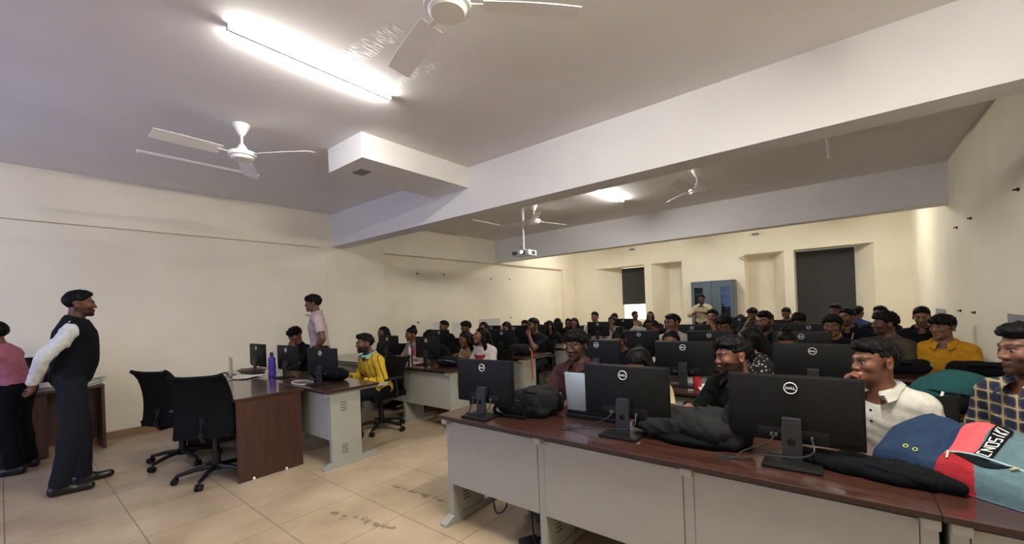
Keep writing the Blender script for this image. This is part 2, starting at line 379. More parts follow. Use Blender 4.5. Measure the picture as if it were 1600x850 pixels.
def fan(x, y, a0, label):
    t = empty('ceiling_fan', (x, y, H), a0, label, 'fan', 'white ceiling fans')
    b = MB(); b.lathe([(.072, 0), (.070, -.02), (.030, -.095), (.020, -.105), (.012, -.11)]); b.build('canopy', M_WHITE, t, smooth=True)
    b = MB(); b.cyl((0, 0, -.10), (0, 0, -.20), .012); b.build('down_rod', M_WHITE, t, smooth=True)
    b = MB(); b.lathe([(.014, -.18), (.03, -.20), (.055, -.245), (.062, -.262), (.115, -.268), (.120, -.285), (.118, -.305), (.098, -.310), (.096, -.325), (.085, -.335), (.02, -.337)], n=32)
    b.build('motor_housing', M_WHITE, t, smooth=True, angle=.5)
    for k in range(3):
        a = 2*math.pi*k/3; R = Matrix.Rotation(a, 4, 'Z')
        b = MB()
        b.grid(lambda u, v: tuple(R @ Vector((.18+.50*u, (v-.5)*(.125+.02*math.sin(u*3)), -.288+.018*(v-.5)*2-.01*u))), 8, 3, .004)
        b.box(tuple(R @ Vector((.145, 0, -.288))), (.13, .035, .006), .002, rot=R.to_3x3()); b.build('blade', M_WHITE, t)
    return t
fan(-1.52, 1.46, math.radians(165), 'white ceiling fan nearest the camera above the front desk')
fan(-4.40, 1.48, math.radians(35), 'white ceiling fan near the unlit front-left tube light')
fan(-4.28, 6.05, math.radians(70), 'white ceiling fan hanging just beside the projector')
fan(-1.54, 6.15, math.radians(20), 'white ceiling fan beyond the beam in the right half')
def projector():
    t = empty('ceiling_projector', (-4.52, 6.03, H), math.radians(4), 'white ceiling projector on a pole with glowing lens', 'projector')
    b = MB(); b.cyl((0, 0, 0), (0, 0, -.30), .028); b.box((0, 0, -.006), (.12, .12, .012), .003); b.build('upper_tube', M_WHITE, t, smooth=True)
    b = MB(); b.cyl((0, 0, -.28), (0, 0, -.80), .017); b.build('pole', M_WHITE, t, smooth=True)
    b = MB(); b.box((0, 0, -.785), (.14, .12, .02), .004); b.build('mount_plate', M_WHITE, t)
    b = MB(); b.box((0, -.0, -.845), (.38, .28, .10), .012); b.build('housing', M_WHITE, t, smooth=True)
    b = MB(); b.lathe([(.045, 0), (.045, .035), (.036, .04)], (.09, -.175, -.845), 24, Matrix.Rotation(math.radians(-90), 3, 'X') @ Matrix.Rotation(math.pi, 3, 'X')); b.build('lens_barrel', M_NECK, t, smooth=True)
    b = MB(); b.lathe([(.036, 0), (.034, .008), (.02, .014), (.001, .016)], (.09, -.2145, -.845), 24, Matrix.Rotation(math.radians(90), 3, 'X')); b.build('lens', em('glowing lens', (.50, .92, 1.0), .16), t, smooth=True)
    for nm, c, d in (('front_grille', (-.11, -.141, -.845), (.11, .004, .06)), ('side_grille', (.191, .02, -.845), (.004, .11, .06))):
        b = MB(); b.box(c, d)
        for i in range(5):
            z = c[2]-.024+.012*i; b.box((c[0]+(.003 if d[0] < .01 else 0), c[1]-(.003 if d[1] < .01 else 0), z), (d[0], d[1], .004))
        b.build(nm, pm('grille grey', rgb(90, 92, 94), .6), t)
    b = MB(); b.tube([(-.05, .05, -.80), (-.08, .06, -.75), (-.11, .07, -.71), (-.13, .08, -.68)], .006); b.build('cable', M_CABLE, t)
projector()
# projection screen on the front wall, behind the camera
t = empty('projection_screen', (-4.6, YF+.03, 1.0), 0, 'wide projection screen hung on the front wall', 'screen')
box('screen_sheet', -1.2, 1.2, -.01, .01, 0, 1.6, em('projected light', (.36, .48, 1.0), SCREEN_POWER), t); box('screen_case', -1.3, 1.3, -.02, .04, 1.6, 1.68, M_WHITE, t)
for x, z, nm in ((-1.75, 3.17, 'right'), (-5.11, 3.17, 'left')):
    t = empty('wall_light_bracket', (x, YB-.02, z), 0, 'small %s wall bracket with white sockets under the rear beam' % nm, 'bracket', 'wall brackets')
    b = MB(); b.box((0, 0, 0), (.16, .05, .05), .008); b.build('bracket_body', pm('grey bracket', rgb(130, 125, 118), .6), t)
    for s in (-1, 1):
        b = MB(); b.lathe([(.02, -.03), (.035, -.01), (.035, .02), (.02, .03)], (s*.11, 0, 0), 16, Matrix.Rotation(math.pi/2, 3, 'Y')); b.build('socket', M_WHITE, t, smooth=True)
t = empty('wall_sensor', (-2.10, YB-.02, 2.59), 0, 'small white sensor with looped wire above the cabinet', 'sensor')
b = MB(); b.box((0, 0, 0), (.09, .04, .06), .012); b.build('sensor_body', pm('sensor plastic', rgb(205, 205, 200), .5), t)
b = MB(); b.tube([(.05+.05*math.cos(a), -.01, -.02+.05*math.sin(a)) for a in np.linspace(0, 6, 20)], .005, 6); b.build('wire', M_CABLE, t)
for i, (x, y, z) in enumerate([(XR, 5.45, 2.31), (XR, 7.12, 2.31), (XR, 7.88, 2.30), (XR, 7.85, 1.21), (XR, 7.11, 1.21), (XL-.10, 5.83, 2.31), (XL-.10, 6.6, 2.32), (XL-.10, 8.28, 2.28), (XL-.10, 9.07, 2.29), (XL-.10, 5.8, 1.23), (XL-.10, 9.06, 1.21)]):
    s = -1 if x > 0 else 1
    side, place = ('right' if x > 0 else 'left'), ('nearest upper', 'middle upper', 'farthest upper', 'farthest lower', 'nearer lower', 'nearest upper', 'second upper', 'third upper', 'farthest upper', 'nearest lower', 'farthest lower')[i]
    b = MB(); b.lathe([(.016, 0), (.016, .012), (.008, .016), (.008, .03), (.012, .034)], (x, y, z), 12, Matrix.Rotation(s*math.pi/2, 3, 'Y'))
    tag(b.build('wall_plug', M_SOIL), '%s small dark plug stuck in the %s wall' % (place, side), 'wall plug', 'wall plugs')
def sheet(name, x, y0, y1, z0, z1, col, label, tilt=0):
    s = -1 if x > 0 else 1; b = MB()
    b.grid(lambda u, v: (x+s*(.004+.010*abs(math.sin(3*u))*v), y0+(y1-y0)*u+tilt*v, z0+(z1-z0)*v), 8, 6, .001)
    tag(b.build(name, pm('paper %s' % str(col), rgb(*col), .8, .02, 6, bump=.1, bscale=4), smooth=True), label, 'notice', 'wall notices')
sheet('wall_notice', XL-.10, 6.25, 6.68, .86, 1.20, (214, 212, 212), 'white paper sheet on the left wall, nearest of three')
sheet('wall_notice', XL-.10, 6.80, 7.40, .82, 1.18, (214, 210, 205), 'white paper sheet on the left wall, middle of three')
sheet('wall_notice', XL-.10, 7.75, 8.60, .84, 1.21, (198, 195, 195), 'large greyish paper sheet on left wall, farthest of three')
sheet('wall_notice', XR, 9.0, 9.85, .95, 1.20, (150, 150, 156), 'grey paper sheet on right wall above man in black', -.15)
sheet('wall_notice', XR, 5.2, 5.88, 1.02, 1.24, (142, 142, 148), 'grey paper sheet on right wall at the frame edge')

# ------------------------------------------------------------------ desks
def desk(label, x0, x1, yf, legs, depth=.75, grommets=(), panel=(.27, .70), group='long computer desks', far=False):
    t = empty('computer_desk', (x0, yf, 0), 0, label, 'desk', group)
    Lx = x1-x0
    b = MB(); b.box((Lx/2, depth/2, .7375), (Lx, depth, .025), .004); o = b.build('desktop', [M_WOOD, M_EDGE], t)
    for f in o.data.polygons:
        if abs(f.normal.z) < .5: f.material_index = 1
    for g in grommets:
        b = MB(); b.lathe([(.036, 0), (.036, .004), (.028, .005), (.026, .001)], (g[0]-x0, g[1]-yf, .75), 24); b.lathe([(.026, 0), (.026, .0015)], (g[0]-x0, g[1]-yf, .75), 24)
        b.build('cable_grommet', M_SOIL, t, smooth=True)
    for i, lx in enumerate(legs):
        x = lx-x0
        b = MB(); b.box((x, .215, .375), (.046, .31, .67), .003); b.box((x, .04, .705), (.05, .05, .04), .006); b.box((x, .36, .712), (.04, .68, .025), .003)
        o = b.build('leg', M_STEEL, t)
        b = MB()
        b.prism([(-.02, 0), (.60, 0), (.60, .012), (.52, .045), (.06, .052), (-.02, .016)], x-.03, x+.03, Matrix(((0, 0, 1, 0), (1, 0, 0, 0), (0, 1, 0, 0), (0, 0, 0, 1))))
        b.build('foot', M_STEEL, o)
        if not far:
            b = MB()
            for s in (-1, 1):
                for zz in (.13, .54):
                    for k in range(4): b.box((x+s*.0235, .19, zz+.024*k), (.002, .062, .006))
            b.build('vent_slots', M_SLOT, o)
    for a, c in zip(legs, legs[1:]):
        b = MB(); b.box(((a+c)/2-x0, .065, (panel[0]+panel[1])/2), (c-a-.05, .018, panel[1]-panel[0]), .002); b.build('modesty_panel', M_STEEL, t)
    return t
desk('mahogany-topped grey desk filling the right foreground, nearest the camera', -2.20, .225, 1.87, (-2.155, -1.38, -.57, .20), grommets=((-1.279, 2.05), (-.443, 2.045)))
desk('end of mahogany-topped grey desk at lower right corner under the multicoloured bag', .2252, 1.15, 1.87, (.27, 1.1))
desk('grey desk behind the front desk under three monitors and the teal bag', -2.20, 1.15, 3.36, (-2.155, -1.38, -.57, .20, 1.1))
desk('right-hand desk carrying two long black bags before the yellow shirt', -2.20, 1.15, 4.66, (-2.155, -1.38, -.57, .20, 1.1), far=True)
desk('fourth grey desk back in the right-hand block', -2.20, 1.15, 6.02, (-2.155, -1.0, .1, 1.1), far=True)
desk('fifth grey desk back in the right-hand block', -2.20, 1.15, 7.32, (-2.155, -1.0, .1, 1.1), far=True)
desk('rearmost grey desk in the right-hand block near the cabinet', -2.40, 1.15, 8.80, (-2.355, -1.0, .1, 1.1), far=True)
desk('grey desk with mahogany top joined behind the brown desk, white end leg showing', -6.6, -3.775, 1.885, (-6.5, -5.55, -4.62, -3.835), depth=.57)
desk('left-hand grey desk with steel bottle and girls in pink and red', -7.0, -3.66, 3.31, (-6.9, -5.6, -4.62, -3.72))
desk('left-hand grey desk with a long bag on its right end', -7.0, -3.57, 4.63, (-6.9, -5.7, -4.6, -3.63), far=True)
desk('fourth left-hand grey desk partly hidden by the man in maroon', -7.0, -3.6, 6.03, (-6.9, -5.7, -4.42, -3.66), far=True)
desk('fifth left-hand grey desk among the long-haired girls', -7.0, -3.5, 7.32, (-6.9, -5.7, -4.4, -3.56), far=True)
desk('rearmost left-hand grey desk near the lit window', -7.0, -3.4, 8.80, (-6.9, -5.7, -4.4, -3.46), far=True)
def brown_desk():
    t = empty('teacher_desk', (-4.22, 1.292, 0), 0, 'dark brown laminate desk with solid side panel and glossy top', 'desk')
    b = MB(); b.box((-.80, .29, .735), (1.64, .596, .03), .003); b.build('desktop', M_WOOD, t)
    b = MB(); b.box((.0, .28, .36), (.025, .56, .72), .002); b.build('side_panel', M_WOODV, t)
    b = MB(); b.box((-1.58, .28, .36), (.025, .56, .72), .002); b.build('side_panel', M_WOODV, t)
    b = MB(); b.box((-.80, .50, .42), (1.54, .018, .58), .002); b.build('back_panel', M_WOODV, t)
    b = MB()
    for y in (.12, .40): b.box((.012, y, .012), (.03, .02, .024), .004)
    b.build('glide_foot', M_WHITE, t)
brown_desk()
def lecturer_table():
    t = empty('corner_table', (-7.23, -.55, 0), 0, 'brown wooden table with door against left wall behind lecturer', 'table')
    b = MB(); b.box((.21, .65, .735), (.44, 1.32, .03), .003); b.build('tabletop', M_WOODV, t)
    b = MB(); b.box((.21, 1.295, .36), (.42, .028, .72), .002); b.build('side_panel', M_WOODV, t)
    b = MB(); b.box((.19, .44, .37), (.38, .84, .70), .003); b.build('cupboard', M_WOODV, t)
    b = MB(); b.box((.39, .64, .36), (.018, .42, .62), .003); d = b.build('door', M_WOODV, t)
    b = MB(); b.tube([(.40, .50, .50), (.425, .50, .50), (.425, .50, .60), (.40, .50, .60)], .006); b.box((.402, .50, .55), (.004, .03, .14), .001); b.build('handle', M_METAL, d)
    b = MB(); b.box((.03, 1.07, .40), (.018, .44, .64)); b.build('back_panel', M_WOODV, t)
lecturer_table()
# ------------------------------------------------------------------ chairs
def make_chair(label, top=.97):
    """faces -y; origin on the floor under the column"""
    t = empty('office_chair', (0, 0, 0), 0, label, 'chair', 'black office chairs')
    b = MB(); b.grid(lambda u, v: ((u-.5)*(.47-.03*abs(2*v-1)**3), (v-.5)*.46, .455+.012*math.cos((u-.5)*3)-.03*max(0, .25-v)*4*.5-.008*(2*u-1)**4), 12, 12, .06)
    b.build('seat', M_MESH, t, smooth=True)
    def back(u, v):
        w = .235-.03*v+.012*math.sin(v*3.1); x = (2*u-1)*w; c = abs(2*u-1)
        y = .225-.05*math.sin(v*2.6)+.10*v*v-.025*c*c+(.05*max(0, v-.88)/.12*max(0, c-.55)/.45)
        return (x, y, .42+(top-.42)*v+(.02*(c**4) if v > .9 else 0))
    b = MB(); b.grid(back, 14, 16, .03); b.build('backrest', M_MESH, t, smooth=True)
    b = MB(); b.tube([(0, .05, .40), (0, .22, .40), (0, .26, .46), (0, .24, .60)], .022, 8); b.build('back_bracket', M_CHAIR, t, smooth=True)
    for s in (-1, 1):
        b = MB(); b.tube([(s*.20, .05, .42), (s*.27, .05, .43), (s*.275, .05, .50), (s*.275, .04, .64)], .017, 8); b.box((s*.27, .0, .66), (.07, .26, .028), .012)
        b.build('armrest', M_CHAIR, t, smooth=True)
    b = MB(); b.cyl((0, 0, .10), (0, 0, .40), .026); b.cyl((0, 0, .10), (0, 0, .25), .033); b.box((0, 0, .405), (.16, .20, .03), .008); b.build('column', M_CHAIR, t, smooth=True)
    b = MB(); b.cyl((0, 0, .075), (0, 0, .125), .045)
    for k in range(5):
        a = 2*math.pi*k/5+.3; ca, sa = math.cos(a), math.sin(a)
        b.tube([(.03*ca, .03*sa, .11), (.16*ca, .16*sa, .10), (.30*ca, .30*sa, .072)], lambda q: .024-.008*q, 8)
    b.build('star_base', M_CHAIR, t, smooth=True)
    for k in range(5):
        a = 2*math.pi*k/5+.3; ca, sa = math.cos(a), math.sin(a); b = MB()
        for s in (-1, 1): b.cyl((.31*ca-s*.006*sa, .31*sa+s*.006*ca, .029), (.31*ca-s*.025*sa, .31*sa+s*.025*ca, .029), .029, n=16)
        b.cyl((.31*ca, .31*sa, .03), (.30*ca, .30*sa, .078), .008); b.build('caster', M_CHAIR, t, smooth=True)
    return t
CH = make_chair('empty black office chair by the brown desk, its back turned to the camera')
CH.location = (-4.58, 1.235, 0); CH.rotation_euler.z = math.radians(-129)
dup(CH, (-5.42, 1.17, 0), math.radians(-152), 'empty black office chair seen side-on, farther left beside the brown desk')
SEAT = []
def chair_for(x, y, rz, who):
    l = 'black office chair under the '+who
    if not SEAT:
        SEAT.append(make_chair(l, .88)); SEAT[0].location = (x, y, 0); SEAT[0].rotation_euler.z = rz
    else: dup(SEAT[0], (x, y, 0), rz, l)

# ------------------------------------------------------------------ monitors
def strokes(b, segs, w, dep, M):
    for (x0, z0), (x1, z1) in segs:
        p, q = Vector((x0, 0, z0)), Vector((x1, 0, z1)); d = q-p; n = Vector((-d.z, 0, d.x)).normalized()*w/2; e = d.normalized()*w/2
        P = [p-e+n, q+e+n, q+e-n, p-e-n]
        A = [b.b.verts.new(M @ v) for v in P]; B = [b.b.verts.new(M @ (v+Vector((0, dep, 0)))) for v in P]
        b.b.faces.new(A); b.b.faces.new(B[::-1])
        for i in range(4): b.b.faces.new((A[i], B[i], B[(i+1) % 4], A[(i+1) % 4]))
def make_monitor(label):
    """stands on z=0, back to -y, screen to +y, origin under the panel"""
    t = empty('monitor', (0, 0, 0), 0, label, 'monitor', 'black desk monitors')
    b = MB(); b.box((0, 0, .228), (.49, .016, .292), .004); b.box((0, -.011, .236), (.474, .016, .268), .007); b.box((0, -.012, .118), (.26, .018, .055), .006); b.build('housing', M_BLACK, t, smooth=True)
    b = MB(); b.box((0, .0085, .232), (.476, .002, .268)); b.build('screen', M_SCREEN, t)
    # stand neck with the round cable hole
    b = MB(); n = 32; out = []; inn = []
    for i in range(n):
        a = 2*math.pi*(i+.5)/n; c, s_ = math.cos(a), math.sin(a); k = 1/max(abs(c), abs(s_)); out.append((.036*c*k, .09+.09*s_*k)); inn.append((.016*c, .095+.016*s_))
    V = [[b.b.verts.new((x, y, z)) for x, z in P] for P in (out, inn) for y in (-.052, -.036)]
    for i in range(n):
        j = (i+1) % n; o0, o1, i0, i1 = V
        b.b.faces.new((o0[i], o0[j], i0[j], i0[i])); b.b.faces.new((o1[j], o1[i], i1[i], i1[j])); b.b.faces.new((o0[j], o0[i], o1[i], o1[j])); b.b.faces.new((i0[i], i0[j], i1[j], i1[i]))
    b.box((0, -.03, .165), (.07, .03, .06), .003); nk = b.build('stand_neck', M_NECK, t)
    b = MB(); b.lathe([(.0155, 0), (.0155, .004)], (0, -.038, .095), 20, Matrix.Rotation(math.pi/2, 3, 'X')); b.build('cable_hole', M_SOIL, nk)
    b = MB(); b.box((0, -.05, .006), (.21, .17, .012), .004); b.build('stand_base', M_BLACK, t, smooth=True)
    # ring and letters
    b = MB(); b.tube([(.0235*math.cos(a), -.0255, .322+.0235*math.sin(a)) for a in np.linspace(0, 2*math.pi, 37)[:-1]], .0023, 6, closed=True)
    M = Matrix.Translation((0, -.027, .322))
    strokes(b, [((-.0165, -.005), (-.0165, .005)), ((-.0165, .005), (-.0115, .004)), ((-.0115, .004), (-.009, 0)), ((-.009, 0), (-.0115, -.004)), ((-.0115, -.004), (-.0165, -.005))], .0026, .002, M)
    strokes(b, [((-.0085, -.001), (-.0035, .0045)), ((-.006, -.0035), (-.001, .002)), ((-.0035, -.006), (.0015, -.0005)), ((-.0085, -.001), (-.0035, -.006))], .0018, .002, M)
    strokes(b, [((.004, .005), (.004, -.005)), ((.004, -.005), (.009, -.005)), ((.0115, .005), (.0115, -.005)), ((.0115, -.005), (.0165, -.005))], .0026, .002, M)
    b.build('ring_logo', M_LOGO, t)
    for x in (-.075, -.058, .07):
        b = MB(); b.box((x, -.03, .115), (.010, .02, .014), .002); b.build('plug', pm('plug grey', rgb(70, 70, 70), .5), t)
    return t
MON = make_monitor('black monitor at the left end of the front desk beside a backpack')
def mon(x, y, rz, label, z=.75): return dup(MON, (x, y, z), math.radians(rz), label)
MON.location = (-1.90, 2.04, .75); MON.rotation_euler.z = math.radians(2)
m2 = mon(-.955, 2.155, 0, 'black monitor on the front desk hiding the silver laptop')
m3 = mon(-.19, 2.15, 0, 'largest-looking black monitor on the front desk before the white polo')
for x, y, rz, l in (
    (-1.90, 3.68, 0, 'black monitor behind the man in maroon, ring logo showing'), (-1.085, 3.68, 0, 'black monitor left of the bearded man, stand and red cup visible'), (-.185, 3.68, 0, 'black monitor between the bearded man and the white polo'),
    (-2.02, 5.06, 0, 'black monitor with ring logo behind the reclined woman forehead'), (-1.20, 5.06, 0, 'black monitor half hidden behind the bearded man hair'), (-.34, 5.02, 0, 'black monitor with ring logo behind the short-haired girl'),
    (-1.76, 6.45, 0, 'black monitor below the standing man by the cabinet'), (-.82, 6.5, 0, 'dark monitor beside the man with glasses and black shirt'), (-.36, 6.55, 0, 'dark monitor behind the two curly-haired men'),
    (-1.62, 9.2, 0, 'small dark monitor at the back, right of the cabinet man'), (-.9, 7.7, 0, 'small dark monitor in front of the large grey blind'),
    (-5.98, 2.11, 0, 'black monitor standing alone at the left of the brown desk'), (-5.14, 2.13, 2, 'black monitor between the purple bottle and bowed student'), (-4.25, 2.10, 8, 'black monitor nearest the student in yellow'),
    (-5.38, 3.68, 0, 'dark monitor in front of the long-haired girl at left'), (-4.40, 3.62, 0, 'dark monitor between the bun-haired girl and girl in red'),
    (-5.74, 5.02, 0, 'dark monitor below the short-haired boy before white wall sheets'), (-4.25, 5.02, 0, 'large dark monitor beside the long bag on left-hand desk'),
    (-5.70, 6.4, 0, 'dark monitor behind the girl in red hair'), (-5.10, 6.4, 0, 'dark monitor left of the man with hand on chin'), (-4.72, 6.7, 0, 'dark monitor right behind the man with hand on chin'),
    (-5.0, 7.65, 0, 'dark monitor among the long-haired girls'), (-4.62, 6.42, 0, 'dark monitor in front of the long-haired girls'), (-3.92, 7.66, 0, 'dark monitor on a thin stand before the boy in pale shirt'), (-4.05, 9.2, 0, 'dark monitor under the lit window')):
    mon(x, y, rz, l)
t = dup(MON, (-6.98, .14, .75), math.radians(-90), 'dark monitor on the corner table behind lecturer')
def cable(m, pts, nm='power_cable', r=.0032):
    b = MB(); b.tube(pts, r, 6); b.build(nm, pm('grey cable', rgb(34, 33, 32), .5), m, smooth=True)
def spline(P, n=8):
    P = [Vector(p) for p in P]; out = []
    for i in range(len(P)-1):
        a, b, c, d = P[max(i-1, 0)], P[i], P[i+1], P[min(i+2, len(P)-1)]
        for k in range(n):
            u = k/n; out.append(.5*((2*b)+(c-a)*u+(2*a-5*b+4*c-d)*u*u+(3*b-a-3*c+d)*u**3))
    return out+[P[-1]]
for m, gx, gy in ((m2, -1.279, 2.05), (m3, -.443, 2.045)):
    lx, ly = gx-m.location.x, gy-m.location.y
    cable(m, spline([(-.065, -.035, .11), (-.09, -.06, .08), (-.18, ly+.03, .035), (lx+.05, ly, .012), (lx+.01, ly, .004)]))
    cable(m, spline([(.07, -.035, .11), (.075, -.07, .07), (.02, -.085, .045), (-.10, -.09, .035), (lx+.06, ly-.005, .008), (lx+.01, ly, .004)]))
mm = MON
cable(mm, spline([(-.075, -.03, .11), (-.08, -.06, .06), (-.095, -.07, .02), (-.14, -.05, .006)]), r=.004)
cable(mm, spline([(.07, -.03, .11), (.08, -.06, .07), (.02, -.075, .03), (-.13, -.06, .006)]), r=.004)

# ------------------------------------------------------------------ smooth organic surfaces (people, bags): blended capsules and ellipsoids
def smin(a, b, k):
    if k <= 0: return np.minimum(a, b)
    h = np.maximum(k-np.abs(a-b), 0)/k; return np.minimum(a, b)-h*h*k*.25
def axis(lo, hi, step, fine=()):
    out = [lo]; x = lo
    while x < hi:
        s = step
        for a, b, q in fine:
            if a-step < x < b: s = min(s, q if a <= x else max(q, step*.5))
        x += s; out.append(x)
    return np.array(out)
def cap(a, b, ra, rb=None, k=.02, tag='', flat=False): return ('c', np.array(a, float), np.array(b, float), ra, ra if rb is None else rb, k, tag, flat)
def ell(c, r, k=.02, R=None, tag='', sub=False): return ('e', np.array(c, float), np.array(r, float), R, None, k, tag, sub)
class Field:
    def __init__(s, xs, ys, zs): s.a = (xs, ys, zs); s.f = np.full((len(xs), len(ys), len(zs)), 1.0, np.float32)
    def sub(s, lo, hi):
        sl = tuple(slice(max(0, np.searchsorted(a, l)-1), np.searchsorted(a, h)+1) for a, l, h in zip(s.a, lo, hi))
        return sl, s.a[0][sl[0]][:, None, None], s.a[1][sl[1]][None, :, None], s.a[2][sl[2]][None, None, :]
    def put(s, p, inf=0., noise=None):
        mg = .05+max(inf, 0)
        if p[0] == 'c':
            _, a, b, ra, rb, k, tg, flat = p; ra += inf; rb += inf; R = max(ra, rb)+mg
            sl, X, Y, Z = s.sub(np.minimum(a, b)-R, np.maximum(a, b)+R)
            d = b-a; L2 = max(d @ d, 1e-9)
            t0 = ((X-a[0])*d[0]+(Y-a[1])*d[1]+(Z-a[2])*d[2])/L2; t = np.clip(t0, 0, 1)
            D = np.sqrt((X-a[0]-t*d[0])**2+(Y-a[1]-t*d[1])**2+(Z-a[2]-t*d[2])**2)-(ra+t*(rb-ra))
            if flat: D = np.maximum(D, (t0-1)*math.sqrt(L2))
        else:
            _, c, r, Rm, _, k, tg, sub = p; r = r+inf; R = r.max()+mg
            sl, X, Y, Z = s.sub(c-R, c+R); x, y, z = X-c[0], Y-c[1], Z-c[2]
            if Rm is not None: x, y, z = (Rm[0, i]*x+Rm[1, i]*y+Rm[2, i]*z for i in range(3))
            k0 = np.sqrt((x/r[0])**2+(y/r[1])**2+(z/r[2])**2); k1 = np.sqrt((x/r[0]**2)**2+(y/r[1]**2)**2+(z/r[2]**2)**2)
            D = k0*(k0-1)/np.maximum(k1, 1e-6)
            if sub: s.f[sl] = -smin(-s.f[sl], D, k); return
        s.f[sl] = smin(s.f[sl], D, k)
    def full(s): return s.a[0][:, None, None], s.a[1][None, :, None], s.a[2][None, None, :]
    def cutp(s, p, n):
        X, Y, Z = s.full(); s.f = np.maximum(s.f, (X-p[0])*n[0]+(Y-p[1])*n[1]+(Z-p[2])*n[2])
    def wob(s, amp, fr, ph=0.):
        X, Y, Z = s.full(); s.f = s.f+amp*(np.sin(fr*X+ph)*np.sin(fr*1.13*Y+1.7+ph)+np.sin(fr*.9*Z+.6*fr*X+2*ph)*np.sin(fr*.8*Y-.5*fr*Z+ph))
    def net(s):
        f = s.f; xs, ys, zs = s.a; ins = f < 0; nx, ny, nz = f.shape
        cnt = np.zeros((nx-1, ny-1, nz-1), np.int8)
        for i in (0, 1):
            for j in (0, 1):
                for k in (0, 1): cnt += ins[i:nx-1+i, j:ny-1+j, k:nz-1+k]
        C = np.argwhere((cnt > 0) & (cnt < 8)); idx = np.full(cnt.shape, -1, np.int32); idx[tuple(C.T)] = np.arange(len(C))
        acc = np.zeros((len(C), 3)); num = np.zeros(len(C)); I, J, K = C.T
        ax = (xs, ys, zs)
        for d in range(3):
            o = [q for q in range(3) if q != d]
            for u in (0, 1):
                for v in (0, 1):
                    off = [0, 0, 0]; off[o[0]] = u; off[o[1]] = v; A = [I+off[0], J+off[1], K+off[2]]; B = list(A); B[d] = B[d]+1
                    fa, fb = f[tuple(A)], f[tuple(B)]; m = (fa < 0) != (fb < 0); t = np.where(m, fa/np.where(m, fa-fb, 1), 0)
                    for q in range(3):
                        pa, pb = ax[q][A[q]], ax[q][B[q]]; acc[:, q] += np.where(m, pa+t*(pb-pa), 0)
                    num += m
        V = acc/num[:, None]; Q = []
        for d in range(3):
            A = [slice(None)]*3; B = [slice(None)]*3; A[d] = slice(0, -1); B[d] = slice(1, None)
            ia, ib = ins[tuple(A)], ins[tuple(B)]; E = np.argwhere(ia != ib); o = [(d+1) % 3, (d+2) % 3]
            ok = np.ones(len(E), bool)
            for q in o: ok &= (E[:, q] >= 1) & (E[:, q] < f.shape[q]-1)
            E = E[ok]; sg = ia[tuple(E.T)]; c = []
            for u, v in ((-1, -1), (0, -1), (0, 0), (-1, 0)):
                G = E.copy(); G[:, o[0]] += u; G[:, o[1]] += v; c.append(idx[tuple(G.T)])
            c = np.stack(c, 1); c[~sg] = c[~sg][:, ::-1]; Q.append(c)
        return V, np.concatenate(Q)
def raw_mesh(name, V, Q, mat, col=None):
    me = bpy.data.meshes.new(name); me.vertices.add(len(V)); me.vertices.foreach_set('co', V.astype(np.float32).ravel())
    me.loops.add(Q.size); me.loops.foreach_set('vertex_index', Q.astype(np.int32).ravel()); me.polygons.add(len(Q))
    me.polygons.foreach_set('loop_start', np.arange(0, Q.size, 4, dtype=np.int32)); me.polygons.foreach_set('use_smooth', np.ones(len(Q), bool))
    for m in (mat if isinstance(mat, (list, tuple)) else [mat]): me.materials.append(m)
    me.update(calc_edges=True)
    if col is not None:
        a = me.color_attributes.new('Col', 'FLOAT_COLOR', 'POINT'); a.data.foreach_set('color', np.concatenate([col, np.ones((len(col), 1))], 1).astype(np.float32).ravel())
    return me
def field_for(prims, step, fine=((), (), ()), pad=.05):
    lo = np.full(3, 9.); hi = np.full(3, -9.)
    for p in prims:
        if p[0] == 'c': r = max(p[3], p[4]); lo = np.minimum(lo, np.minimum(p[1], p[2])-r); hi = np.maximum(hi, np.maximum(p[1], p[2])+r)
        elif not p[7]: lo = np.minimum(lo, p[1]-p[2].max()); hi = np.maximum(hi, p[1]+p[2].max())
    return Field(*(axis(lo[i]-pad, hi[i]+pad, step, fine[i]) for i in range(3)))
def Rx(a): c, s = math.cos(a), math.sin(a); return np.array([[1, 0, 0], [0, c, -s], [0, s, c]])
def Ry(a): c, s = math.cos(a), math.sin(a); return np.array([[c, 0, s], [0, 1, 0], [-s, 0, c]])
def Rz(a): c, s = math.cos(a), math.sin(a); return np.array([[c, -s, 0], [s, c, 0], [0, 0, 1]])
def unit(v): return v/max(np.linalg.norm(v), 1e-9)
def ik(S_, T, l1, l2, hint):
    d = T-S_; L = np.linalg.norm(d); u = d/L
    if L > (l1+l2)*.995: L = (l1+l2)*.995; T = S_+u*L
    a = (l1*l1-l2*l2+L*L)/(2*L); h = math.sqrt(max(l1*l1-a*a, 0)); w = unit(hint-u*(hint @ u)); return S_+u*a+w*h, T
